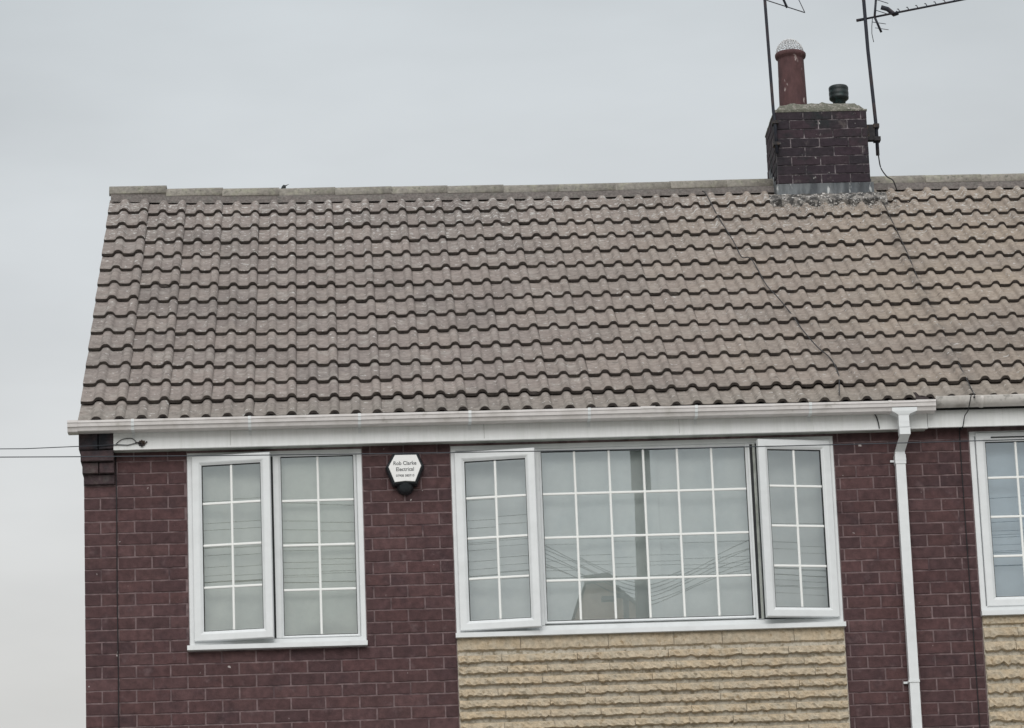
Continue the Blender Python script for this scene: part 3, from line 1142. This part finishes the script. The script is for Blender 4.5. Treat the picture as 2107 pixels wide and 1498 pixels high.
sq_section([(5.575, -.186, 7.535), (5.575, -.186, 7.455)], .072, .070, "pipe_socket", m_white, dp)
sq_section([(5.578, -.186, 7.449), (5.578, -.186, 7.405), (5.556, -.048, 7.315), (5.556, -.048, 7.255)], .066, .064, "pipe_offset", m_white, dp)
sq_section([(5.577, -.186, 7.404), (5.577, -.186, 7.452)], .074, .072, "pipe_socket", m_white, dp)
sq_section([(5.556, -.048, 7.297), (5.556, -.048, 7.232)], .074, .072, "pipe_socket", m_white, dp)
sq_section([(5.556, -.048, 7.262), (5.545, -.048, gz0 + .1)], .065, .063, "pipe", m_white, dp)
for zc, xc in ((7.263, 5.556), (5.733, 5.550)):
    cl = MB()
    cl.box(xc - .038, xc + .038, -.085, -.004, zc - .008, zc + .008)
    cl.box(xc - .062, xc - .038, -.020, -.004, zc - .007, zc + .007)
    cl.build("pipe_clip", m_white, dp)

# ------------------------------------------------------------------ windows
FP = [(0.0, 0.07), (0.0, 0.0), (0.004, -0.004), (0.034, -0.004), (0.040, 0.002), (0.040, 0.07)]
SPR = [(0.0, 0.045), (0.0, 0.004), (0.005, 0.0), (0.045, 0.0), (0.052, 0.003), (0.066, 0.014), (0.066, 0.045)]
BEAD = [(0.0, 0.04), (0.0, 0.0), (0.006, -0.002), (0.020, 0.010), (0.020, 0.04)]
rp_ = random.Random(21)


def panes_and_bars(win, x0, x1, z0, z1, vb, hb, y, mw=Matrix.Identity(4), bw=0.0165):
    """glass between x0..x1, z0..z1; vb / hb positions of bars; each pane its own object with its own slight tilt"""
    vx = [x0] + list(vb) + [x1]
    hz = [z0] + list(hb) + [z1]
    for i in range(len(vx) - 1):
        for j in range(len(hz) - 1):
            a, c, d, e = vx[i] - .002, vx[i + 1] + .002, hz[j] - .002, hz[j + 1] + .002
            if i > 0:
                a = vx[i] + .0005
            if i < len(vx) - 2:
                c = vx[i + 1] - .0005
            if j > 0:
                d = hz[j] + .0005
            if j < len(hz) - 2:
                e = hz[j + 1] - .0005
            cxm, czm = (a + c) / 2, (d + e) / 2
            m = MB().add([(a - cxm, 0, d - czm), (c - cxm, 0, d - czm), (c - cxm, 0, e - czm), (a - cxm, 0, e - czm)], [(0, 1, 2, 3)])
            link("pane", m.mesh("pane", m_glass), win, mw @ T(cxm, y + .006, czm) @ Matrix.Rotation(rp_.gauss(0, .0006), 4, 'X') @ Matrix.Rotation(rp_.gauss(0, .0006), 4, 'Z'))
    for v in vb:
        MB().add([(v - bw / 2, y + .002, z0), (v - bw * .3, y - .0025, z0), (v + bw * .3, y - .0025, z0), (v + bw / 2, y + .002, z0),
                  (v - bw / 2, y + .002, z1), (v - bw * .3, y - .0025, z1), (v + bw * .3, y - .0025, z1), (v + bw / 2, y + .002, z1),
                  (v - bw / 2, y + .010, z0), (v + bw / 2, y + .010, z0), (v - bw / 2, y + .010, z1), (v + bw / 2, y + .010, z1)],
                 [(0, 1, 5, 4), (1, 2, 6, 5), (2, 3, 7, 6), (8, 0, 4, 10), (3, 9, 11, 7), (9, 8, 10, 11)]).build("glazing_bar", m_bar, win, mw)
    for h in hb:
        q = y - .0008
        MB().add([(x0, q + .002, h - bw / 2), (x0, q - .001, h - bw * .3), (x0, q - .001, h + bw * .3), (x0, q + .002, h + bw / 2),
                  (x1, q + .002, h - bw / 2), (x1, q - .001, h - bw * .3), (x1, q - .001, h + bw * .3), (x1, q + .002, h + bw / 2),
                  (x0, q + .010, h - bw / 2), (x0, q + .010, h + bw / 2), (x1, q + .010, h - bw / 2), (x1, q + .010, h + bw / 2)],
                 [(0, 4, 5, 1), (1, 5, 6, 2), (2, 6, 7, 3), (8, 10, 4, 0), (3, 7, 11, 9), (9, 11, 10, 8)]).build("glazing_bar", m_bar, win, mw)


def frame(house_, x0, x1, z0, z1, mulls, label=None, sill=True, sx=None):
    b = MB()
    b.ring(x0, x1, z0, z1, FP, 0.012)
    for (a, c) in mulls:
        b.box(a, c, 0.0085, 0.075, z0 + .0405, z1 - .0405)
    w = b.build("window", m_white, house_)
    if label:
        w["label"] = label
    if sill:
        s0, s1, szt = sx
        sb = MB()
        sb.add([(s0, -.052, szt - .036), (s1, -.052, szt - .036), (s1, .07, szt - .036), (s0, .07, szt - .036),
                (s0, -.052, szt - .005), (s1, -.052, szt - .005), (s1, .07, szt + .004), (s0, .07, szt + .004)],
               [(0, 1, 5, 4), (1, 2, 6, 5), (2, 3, 7, 6), (3, 0, 4, 7), (4, 5, 6, 7), (3, 2, 1, 0)])
        sb.build("window_sill", m_white, w)
    return w


def fixed_light(win, x0, x1, z0, z1, vb, hb):
    b = MB()
    # glazing bead ring
    b.ring(x0 - .018, x1 + .018, z0 - .018, z1 + .018, [(0.0, .05), (0.0, 0.0), (0.005, -0.002), (0.018, 0.010), (0.018, .05)], 0.006)
    b.build("glazing_bead", m_white, win)
    MB().ring(x0 - .0005, x1 + .0005, z0 - .0005, z1 + .0005, [(0.0, .02), (0.0, 0.0), (0.0035, 0.0), (0.0035, 0.02)], 0.0145).build("gasket_or_gap_shade", m_gasket_shade, win)
    panes_and_bars(win, x0 + .003, x1 - .003, z0 + .003, z1 - .003, vb, hb, 0.020)


def open_sash(win, x0, x1, z0, z1, hinge, ang, yf=-0.014):
    """outward-opening casement; hinge 'L' or 'R', turned by ang about its hinge stile"""
    hx = x0 if hinge == 'L' else x1
    R = T(hx, yf, 0) @ Matrix.Rotation(-ang if hinge == 'L' else ang, 4, 'Z') @ T(-hx, -yf, 0)
    b = MB()
    b.ring(x0, x1, z0, z1, SPR, yf)
    b.build("sash", m_white, win, R)
    MB().ring(x0 + .0662, x1 - .0662, z0 + .0662, z1 - .0662, [(0.0, .02), (0.0, 0.0), (0.0035, 0.0), (0.0035, 0.02)], yf + .016).build("gasket_or_gap_shade", m_gasket_shade, win, R)
    gx0, gx1, gz0_, gz1_ = x0 + .067, x1 - .067, z0 + .067, z1 - .067
    hgt = gz1_ - gz0_
    panes_and_bars(win, gx0, gx1, gz0_, gz1_, [(gx0 + gx1) / 2], [gz0_ + hgt * q for q in (0.262, 0.515, 0.768)], yf + .022, R)
    # seal round the fixed rebate, black also for the shade in the open slit
    if ang:
        MB().ring(x0 + .004, x1 - .004, z0 + .004, z1 - .004, [(0.0, .012), (0.0, 0.0), (0.016, 0.0), (0.016, 0.012)], 0.014).build("gasket_or_gap_shade", m_gasket_shade, win)


# window 1
w1 = frame(house, W1[0], W1[1], W1[2], 7.462, [(1.276, 1.318)], "two-light window with left casement open and curtain drawn", True, (0.686, 1.892, 6.130))
fixed_light(w1, 1.336, 1.828, 6.184, 7.417, [1.586], [6.495, 6.802, 7.110])
open_sash(w1, 0.732, 1.268, 6.157, 7.432, 'L', math.asin(.072 / .536))
MB().box(1.2685, 1.2825, .004, .0084, 6.17, 7.42).build("gasket_or_gap_shade", m_gasket_shade, w1)  # black strip painting the shaded slit beside the open sash
# window 2
w2 = frame(house, W2[0], W2[1], W2[2], 7.462, [(3.066, 3.090), (4.522, 4.572)], "wide three-light window, both side casements open", True, (2.484, 5.119, 6.162))
fixed_light(w2, 3.108, 4.504, 6.230, 7.404, [3.335, 3.572, 3.807, 4.039, 4.274], [6.508, 6.805, 7.108])
open_sash(w2, 2.515, 3.064, 6.176, 7.410, 'L', math.asin(.082 / .549))
open_sash(w2, 4.574, 5.088, 6.196, 7.424, 'R', math.asin(.098 / .514))
MB().box(4.536, 4.5545, .003, .0078, 6.205, 7.415).build("gasket_or_gap_shade", m_gasket_shade, w2)  # black strip standing in for the dark gap behind the open sash
MB().box(4.555, 4.572, .004, .0078, 6.205, 7.415).build("rebate", m_soffit, w2)  # grey strip painting the shaded inner edge of that gap
# window 3 (neighbour)
w3 = frame(house2, W3[0], W3[1], W3[2], 7.468, [(6.655, 6.70)], "closed neighbour window cut by the picture edge", True, (6.046, 7.68, 6.208))
open_sash(w3, 6.094, 6.648, 6.240, 7.455, 'L', 0.0, 0.0)
fixed_light(w3, 6.74, 7.60, 6.31, 7.39, [6.955, 7.17, 7.385], [6.539, 6.843, 7.152])
MB().box(6.20, 6.56, -.006, -.0005, 7.412, 7.420).build("trickle_vent", m_gasket_shade, w3)

# curtains (things of their own, hanging inside)


def curtain(x0, x1, z0, z1, y, m, label, amp, freq, seed, tiltfolds=0.0, gaps=()):
    b = MB()
    nx, nz_ = int((x1 - x0) / 0.018), 26
    vv, ff = [], []
    for j in range(nz_ + 1):
        z = z0 + (z1 - z0) * j / nz_
        for i in range(nx + 1):
            x = x0 + (x1 - x0) * i / nx
            w = amp * math.sin(x * freq + 0.9 * noise.noise(Vector((x * 2, z * .8, seed))))
            w += tiltfolds * noise.noise(Vector((x * 3.0 + z * 2, z * 9, seed + 4))) * max(0, 1 - (z - z0) / .6)
            for gx, gd in gaps:
                w += gd * math.exp(-((x - gx) / .035) ** 2)
            vv.append((x, y + w, z))
    for j in range(nz_):
        for i in range(nx):
            a = j * (nx + 1) + i
            ff.append((a, a + 1, a + nx + 2, a + nx + 1))
    b.add(vv, ff, 0, True)
    o = b.build("curtain", m)
    return tag(o, label, "curtain")


curtain(0.66, 1.93, 6.08, 7.495, 0.105, m_curtain, "greenish grey curtain creased near its hem behind the narrower window's panes", 0.003, 9, 3, 0.060)
curtain(2.46, 3.905, 6.08, 7.495, 0.128, m_curtain_b, "left of the two plain grey-green curtains closed behind the wide window", 0.005, 8, 8, 0.006)
curtain(3.90, 5.14, 6.08, 7.495, 0.143, m_curtain_b, "right of the two plain grey-green curtains closed behind the wide window", 0.004, 8, 12, 0.006)
curtain(6.06, 7.66, 6.15, 7.495, 0.15, m_blind, "bluish grey curtain behind the neighbour's window at the right picture edge", 0.004, 7, 15)

# ------------------------------------------------------------------ alarm box
al = thing("alarm_box", (2.175, 0, 7.29), "white-faced burglar alarm box with printed name, mounted on brick between two windows", "alarm box")
HEX = [(2.066, 7.302), (2.112, 7.384), (2.256, 7.383), (2.287, 7.306), (2.243, 7.198), (2.175, 7.203), (2.106, 7.196)]
cxh, czh = 2.176, 7.292


def hexring(sc_, y, dz=0):
    return [(cxh + (x - cxh) * sc_, y, czh + dz + (z - czh) * sc_) for x, z in HEX]


b = MB()
n = len(HEX)
layers = [hexring(1.20, -.001), hexring(1.20, -.055), hexring(1.13, -.078), hexring(1.02, -.086)]
vv = [v for L_ in layers for v in L_]
b.add(vv, [(i * n + k, i * n + (k + 1) % n, (i + 1) * n + (k + 1) % n, (i + 1) * n + k) for i in range(3) for k in range(n)] + [tuple(3 * n + k for k in range(n))])
b.build("housing", m_black, al)
b = MB()
layers = [hexring(1.0, -.084), hexring(1.0, -.091), hexring(.975, -.093)]
b.add([v for L_ in layers for v in L_], [(i * n + k, i * n + (k + 1) % n, (i + 1) * n + (k + 1) % n, (i + 1) * n + k) for i in range(2) for k in range(n)] + [tuple(2 * n + k for k in range(n))])
face = b.build("face", m_face, al)
b = MB()
vv, ff = [], []
seg = 14
for j, (r1, zz) in enumerate(((.060, 7.205), (.058, 7.165), (.046, 7.140), (.026, 7.126), (.006, 7.122))):
    for k in range(seg):
        a = math.pi * k / (seg - 1)
        vv.append((2.176 + r1 * math.cos(a), -.004 - r1 * 1.3 * math.sin(a), zz))
for j in range(4):
    for k in range(seg - 1):
        ff.append((j * seg + k, j * seg + k + 1, (j + 1) * seg + k + 1, (j + 1) * seg + k))
b.add(vv, ff, 0, True)
b.build("strobe_lens", m_black, al)


def text(body, size, x, z, y, par, nm, m, sx=1.0):
    cu = bpy.data.curves.new("t", 'FONT')
    cu.body = body
    cu.size = size
    cu.align_x = 'CENTER'
    cu.align_y = 'CENTER'
    cu.extrude = 0.0006
    cu.offset = size * 0.012
    o = bpy.data.objects.new("tmp_text", cu)
    C.objects.link(o)
    dg = bpy.context.evaluated_depsgraph_get()
    dg.update()
    me = bpy.data.meshes.new_from_object(o.evaluated_get(dg))
    bpy.data.objects.remove(o)
    me.materials.clear()
    me.materials.append(m)
    me.name = nm
    return link(nm, me, par, T(x, y, z) @ Matrix.Rotation(math.pi / 2, 4, 'X') @ Matrix.Diagonal((sx, 1, 1, 1)))


text("Rob Clarke", .037, 2.177, 7.325, -.0938, face, "lettering", m_print, 0.92)
text("Electrical", .037, 2.177, 7.283, -.0938, face, "lettering", m_print, 0.92)
text("07908 380710", .022, 2.177, 7.239, -.0938, face, "lettering", m_print, 0.98)

# ------------------------------------------------------------------ aerials
a1 = thing("television_aerial", (5.27, 3.46, 10.66), "thin aerial mast left of the red chimney pot, wire frame cut by picture top", "aerial", "television aerials on the chimney")
MB().tube([(5.287, 3.46, 10.60), (5.284, 3.46, 10.86), (5.276, 3.46, 10.95), (5.259, 3.46, 11.90), (5.252, 3.46, 12.5)], .0125, 8).build("mast", m_metal, a1)
b = MB()
b.tube([(5.275, 3.45, 11.888), (5.575, 3.45, 11.777)], .0045, 5)
b.tube([(5.532, 3.45, 11.888), (5.575, 3.45, 11.777)], .0035, 5)
b.tube([(5.532, 3.45, 11.888), (5.46, 3.45, 12.10)], .0035, 5)
b.tube([(5.275, 3.45, 11.888), (5.20, 3.45, 12.10)], .0035, 5)
b.tube([(5.20, 3.45, 12.10), (5.46, 3.45, 12.10)], .0045, 5)
b.build("reflector", m_metal, a1)
MB().tube([(5.434, 3.45, 11.823), (5.395, 3.45, 11.93), (5.33, 3.45, 12.12)], .010, 6).build("reflector_spar", m_metal, a1)
MB().tube([(5.20, 3.60, 12.10), (5.36, 3.3, 12.14), (5.9, 2.4, 12.2)], .009, 6).build("boom", m_metal, a1)
for zz in (10.68, 10.86):
    MB().box(5.262, 5.312, 3.44, 3.53, zz - .012, zz + .012).build("mast_clamp", m_rust, a1)

a2 = thing("television_aerial", (6.11, 3.6, 10.63), "taller aerial on the chimney's right bracket, long toothed boom pointing right", "aerial", "television aerials on the chimney")
MB().tube([(6.116, 3.62, 10.615), (6.116, 3.61, 10.86), (6.088, 3.60, 11.50), (6.080, 3.60, 11.93), (6.070, 3.60, 12.6)], .0145, 8).build("mast", m_metal, a2)
b = MB()
b.box(6.028, 6.100, 3.585, 3.64, 10.735, 10.865)
b.box(6.090, 6.137, 3.575, 3.65, 10.838, 10.870)
b.box(6.090, 6.142, 3.575, 3.65, 10.728, 10.762)
b.build("wall_bracket", m_rust, a2)
# boom: runs right and towards the street
bs = Vector((6.052, 3.640, 11.775))
bd = Vector((0.875, -0.484, 0.0))
# rear of the boom rises in view because it comes towards the street
b = MB().tube([bs, bs + bd * 1.9], .0085, 6)
b.build("boom", m_metal, a2)
b = MB()
for k in range(11):
    c = bs + bd * (0.34 + k * 0.078)
    b.tube([c + Vector((0, 0, -.003)), c + Vector((-.012, 0.01, .030))], .0042, 5)
    b.tube([c + Vector((-.012, 0.01, .030)), c + Vector((-.020, .017, .031))], .0035, 5)
b.build("elements", m_metal, a2)
b = MB()
c = bs + bd * 0.12
b.tube([c, c + Vector((.022, .01, .155))], .0095, 6)
b.tube([c, c + Vector((.050, .02, -.125))], .0095, 6)
b.build("reflector_arm", m_metal, a2)
b = MB()
for off in (0.05, 0.14):
    q = c + Vector((.02 * off / .14, 0, off))
    b.tube([q + Vector((.0, .0, .010)), q + Vector((.085, -.08, -.055))], .0032, 5)
for off in (-0.05, -0.10):
    q = c + Vector((.045 * -off / .12, 0, off))
    b.tube([q + Vector((-.03, .05, .025)), q + Vector((.055, -.08, -.040))], .0028, 5)
b.build("reflector_rods", m_metal, a2)
q = bs + bd * 0.235
b = MB()
b.tube([q + Vector((-.052, 0, .062)), q + Vector((.0, 0, .045)), q + Vector((.052, 0, -.002)), q + Vector((.075, -.02, .004))], .020, 8)
b.build("dipole_box", m_metal, a2)
b = MB()
b.tube([bs + bd * .10 + Vector((0, 0, -.01)), bs + Vector((.09, .02, -.05)), bs + Vector((.083, 0, -.12)), bs + Vector((.09, -.02, -.2))], .003, 5)
b.build("cable_tail", m_cable, a2)
MB().tube([bs - bd * .035, bs + bd * .05], .013, 8).build("boom_clamp", m_metal, a2)

# ------------------------------------------------------------------ cables


def rp3(x, s, w=0.024):
    s += 0.17 * (1 - math.exp(-max(0.0, s) / 1.2))
    return tuple(roof_mat(x, s, w + .010).translation)


def smooth_path(pts, n=6):
    P = [Vector(p) for p in pts]
    o = []
    for i in range(len(P) - 1):
        p0, p1, p2, p3 = P[max(i - 1, 0)], P[i], P[i + 1], P[min(i + 2, len(P) - 1)]
        for k in range(n):
            t = k / n
            o.append(0.5 * ((2 * p1) + (-p0 + p2) * t + (2 * p0 - 5 * p1 + 4 * p2 - p3) * t * t + (-p0 + 3 * p1 - 3 * p2 + p3) * t ** 3))
    o.append(P[-1])
    return o


cabp = [(4.69, 4.52), (4.71, 4.40), (4.748, 3.90), (4.80, 3.25), (4.825, 2.93), (4.888, 2.84), (4.935, 2.30), (4.98, 2.0), (5.042, 1.64), (5.074, 1.28), (5.136, .965), (5.19, .70), (5.205, .42), (5.17, .15), (5.150, 0.02)]
pts = smooth_path([rp3(x, s, 0.022 + (0.012 if i % 2 else 0.0)) for i, (x, s) in enumerate(cabp)])
tag(MB().tube(pts, .0042, 5).build("cable", m_cable), "thin black aerial cable wandering diagonally down the roof tiles from ridge to gutter", "cable")
pts = smooth_path([(6.116, 3.60, 10.66), (6.120, 3.60, 10.58), (6.132, 3.60, 10.50), (6.17, 3.57, 10.42), (6.205, 3.50, 10.365)] +
                  [rp3(6.235, 4.40, .03)])
tag(MB().tube(pts, .0052, 6).build("cable", m_cable), "short black cable drooping from foot of the right aerial mast to ridge", "cable")
pts = smooth_path([rp3(6.100, 4.15, .004)] + [rp3(6.097 - .0078 * q_ + (.006 if q_ % 2 else -.004), 4.0 - q_, .003) for q_ in range(4)] + [rp3(6.068, .0, .02), (6.055, -.205, 7.662), (6.040, -.243, 7.655), (6.030, -.245, 7.61), (6.020, -.20, 7.56), (6.008, -.13, 7.54), (5.995, -.107, 7.475), (5.990, -.06, 7.46), (5.985, -.010, 7.44), (5.983, -.008, 6.8), (5.985, -.008, 6.0), (5.984, -.008, 5.3)])
tag(MB().tube(pts, .0036, 5).build("cable", m_cable), "dark cable crossing over the weathered right gutter, its fascia and the brick pier", "cable")
pts = smooth_path([(5.385, -.112, 7.585), (5.402, -.112, 7.56), (5.414, -.110, 7.52), (5.420, -.108, 7.475)])
tag(MB().tube(pts, .0042, 5).build("cable", m_cable), "short dark cable stub on the fascia just left of the downpipe", "cable")
# cable down the brickwork near the left corner
pts = [(0.222, -.010, 7.46), (0.224, -.007, 7.0), (0.221, -.007, 6.5), (0.223, -.007, 6.0), (0.222, -.007, 5.5), (0.222, -.007, gz0 + .3)]
tag(MB().tube(pts, .0038, 5).build("cable", m_cable), "thin dark cable running straight down the brick near the left house corner", "cable")
# hook bracket + wires
hk = thing("hook_bracket", (0.41, -.106, 7.5), "small rusty metal hook bracket holding a wire on left end of white fascia", "bracket")
b = MB()
b.tube([(0.36, -.115, 7.512), (0.425, -.115, 7.515)], .0045, 6)
b.tube([(0.375, -.112, 7.515), (0.405, -.118, 7.485), (0.440, -.112, 7.520)], .0045, 6)
b.tube([(0.405, -.120, 7.53), (0.405, -.120, 7.486)], .0050, 6)
b.build("hook", m_rust, hk)
MB().box(.385, .425, -.1075, -.1055, 7.492, 7.528).build("back_plate", m_rust, hk)
b = MB()
pts = [(-16 + 16.3 * t, -.9 + .79 * t, 7.9 - 0.42 * t + 0.0 - 0.9 * t * (1 - t) * .35) for t in [i / 24 for i in range(25)]]
pts[-1] = (0.24, -.112, 7.503)
b.tube(pts + [(0.31, -.112, 7.498), (0.37, -.113, 7.511)], .0032, 5)
tag(b.build("overhead_wire", m_wire), "upper of two wires reaching the house corner from the left, tied to fascia hook", "wire", "overhead wires by the house")
pts = smooth_path([(0.23, -.110, 7.508), (0.27, -.112, 7.538), (0.33, -.112, 7.545), (0.355, -.112, 7.532), (0.37, -.113, 7.513)])
tag(MB().tube(pts, .0026, 5).build("cable_loop", m_cable), "small slack loop of black cable on fascia beside the hook bracket", "cable")
pts = [(-14 + 30 * i / 60, -2.0, 6.925 + 0.00095 * ((-14 + 30 * i / 60) - 5.2) ** 2 * 2.2) for i in range(61)]
tag(MB().tube(pts, .0034, 5).build("overhead_wire", m_wire), "lower wire stretching across the whole house front below the eave", "wire", "overhead wires by the house")

# ------------------------------------------------------------------ bird behind the ridge
bd_ = thing("bird", (1.352, 3.99, 10.50), "small dark bird peeping over the ridge tiles left of centre", "bird")
b = MB()
spine = [((1.262, 4.06, 10.500), .006), ((1.285, 4.045, 10.505), .012), ((1.31, 4.02, 10.512), .024), ((1.330, 4.0, 10.525), .030), ((1.346, 3.985, 10.545), .026), ((1.353, 3.975, 10.566), .019),
         ((1.358, 3.972, 10.580), .0165), ((1.362, 3.97, 10.592), .009)]
vv, ff = [], []
sg = 12
for i, (c, r) in enumerate(spine):
    p = Vector(c)
    d = (Vector(spine[min(i + 1, len(spine) - 1)][0]) - Vector(spine[max(i - 1, 0)][0])).normalized()
    a = d.cross(Vector((0, 0, 1))).normalized()
    e = a.cross(d)
    vv += [p + a * r * math.cos(2 * math.pi * k / sg) + e * r * math.sin(2 * math.pi * k / sg) for k in range(sg)]
for i in range(len(spine) - 1):
    for k in range(sg):
        ff.append((i * sg + k, i * sg + (k + 1) % sg, (i + 1) * sg + (k + 1) % sg, (i + 1) * sg + k))
ff += [tuple(range(sg)), tuple((len(spine) - 1) * sg + k for k in range(sg))]
b.add(vv, ff, 0, True)
b.build("body", m_bird, bd_)
MB().tube([(1.366, 3.968, 10.584), (1.382, 3.962, 10.589), (1.398, 3.958, 10.596)], .0055, 6, r2=.0008).build("beak", m_beak, bd_)
b = MB()
b.add([(1.27, 4.05, 10.508), (1.285, 4.06, 10.496), (1.215, 4.10, 10.482), (1.205, 4.09, 10.490), (1.27, 4.05, 10.502), (1.285, 4.06, 10.490), (1.215, 4.10, 10.478), (1.205, 4.09, 10.486)],
      [(0, 1, 2, 3), (4, 7, 6, 5), (0, 3, 7, 4), (1, 5, 6, 2), (2, 6, 7, 3), (0, 4, 5, 1)])
b.build("tail", m_bird, bd_)
for dx in (0, .018):
    MB().tube([(1.325 + dx, 4.0, 10.505), (1.328 + dx, 3.995, 10.475), (1.330 + dx, 3.985, 10.462)], .002, 5).build("leg", m_beak, bd_)

# curled scrap in the gutter
b = MB()
sp_ = [(5.655, 7.712), (5.672, 7.713), (5.683, 7.700), (5.692, 7.688), (5.712, 7.688), (5.735, 7.684), (5.757, 7.672), (5.770, 7.660), (5.70, 7.655), (5.672, 7.660), (5.668, 7.690)]
n = len(sp_)
vv = [(x, -.195 - .008 * math.sin((x - 5.65) * 30), z - .012) for x, z in sp_] + [(x, -.188 - .008 * math.sin((x - 5.65) * 30), z - .014) for x, z in sp_]
b.add(vv, [tuple(range(n)), tuple(range(2 * n - 1, n - 1, -1))] + [(k, (k + 1) % n, n + (k + 1) % n, n + k) for k in range(n)])
tag(b.build("scrap", m_scrap), "dark curled scrap sticking up from the gutter above the downpipe", "debris")

# ------------------------------------------------------------------ across the street (seen mirrored in the glass)
pl = thing("utility_pole", (5.08, -15.5, ground_h(-15.5)), "wooden telegraph pole carrying fanned wires, mirrored in the wide window", "utility pole")
MB().tube([(5.04, -15.5, ground_h(-15.5)), (5.065, -15.5, 6), (5.085, -15.5, 11.2)], .105, 12, r2=.075).build("pole", m_wood, pl)
b = MB()
rw = random.Random(4)
for k in range(6):
    zz = 9.30 + 0.045 * k
    for sgn in (-1, 1):
        P = []
        for i in range(40):
            d = 26 * (i / 39) ** 2.2
            top = (0.42 if sgn > 0 else 0.55) + [.0, .14, .05, .26, .10, .34][k]
            P.append((5.07 + sgn * d, -15.5 + .02 * d * k, zz + top * (1 - math.exp(-(d / (0.75 + [.0, .30, .10, .42, .2, .55][k])) ** 1.7)) + .012 * d))
        b.tube(P, .0045, 5, r2=.0018)
b.build("wires", m_wire, pl)
for k, (za, zb, dy) in enumerate(((10.05, 10.22, -1.0), (9.92, 10.12, -.8), (10.10, 10.02, -1.2), (10.30, 10.18, -.6))):
    P = [(-22 + 54 * i / 40, -16 + dy, za + (zb - za) * i / 40 + 0.0008 * (-22 + 54 * i / 40 - 5) ** 2) for i in range(41)]
    tag(MB().tube(P, .0028, 5).build("overhead_wire", m_wire),
        ["third lowest", "lowest", "second lowest", "topmost"][k] + " of the long street wires mirrored in the wide window", "wire", "street wires behind the viewer")
lp = thing("street_lamp", (6.30, -33, ground_h(-33)), "thin street lamp with short arm, mirrored low in the wide window", "street lamp")
MB().tube([(6.30, -33, ground_h(-33)), (6.30, -33, 12.76)], .045, 8).build("post", m_metal, lp)
MB().tube([(6.30, -33, 12.76), (6.10, -33, 12.77)], .04, 6).build("arm", m_metal, lp)
MB().box(5.86, 6.12, -33.08, -32.92, 12.71, 12.78).build("lantern", m_metal, lp)
hb = thing("gabled_house", (9.3, -49, 7.0), "pale brown gabled house uphill across the street, mirrored low in the wide window", "house")
b = MB()
sec = [(6.38, 7.0), (8.6, 7.0), (8.6, 13.6), (6.80, 15.20), (6.38, 15.16)]
b.add([(x, -44, z) for x, z in sec] + [(x, -54, z) for x, z in sec],
      [(0, 1, 2, 3, 4), (9, 8, 7, 6, 5)] + [(k, 5 + k, 5 + (k + 1) % 5, (k + 1) % 5) for k in range(5)])
b.build("wall", m_brown, hb)
b = MB()
sec = [(6.34, 15.19), (6.81, 15.24), (8.75, 13.50), (8.75, 13.45), (6.80, 15.203), (6.34, 15.162)]
b.add([(x, -43.85, z + .004) for x, z in sec] + [(x, -54.1, z + .004) for x, z in sec],
      [(0, 1, 2, 3, 4, 5), (11, 10, 9, 8, 7, 6)] + [(k, 6 + k, 6 + (k + 1) % 6, (k + 1) % 6) for k in range(6)])
b.build("roof", m_bed, hb)
MB().add([(7.05, -43.97, 14.42), (7.17, -43.97, 14.42), (6.80, -43.97, 14.0), (6.68, -43.97, 14.0), (7.05, -43.998, 14.42), (7.17, -43.998, 14.42), (6.80, -43.998, 14.0), (6.68, -43.998, 14.0)],
         [(0, 1, 2, 3), (7, 6, 5, 4), (0, 4, 5, 1), (1, 5, 6, 2), (2, 6, 7, 3), (3, 7, 4, 0)]).build("barge_board", m_soffit, hb)
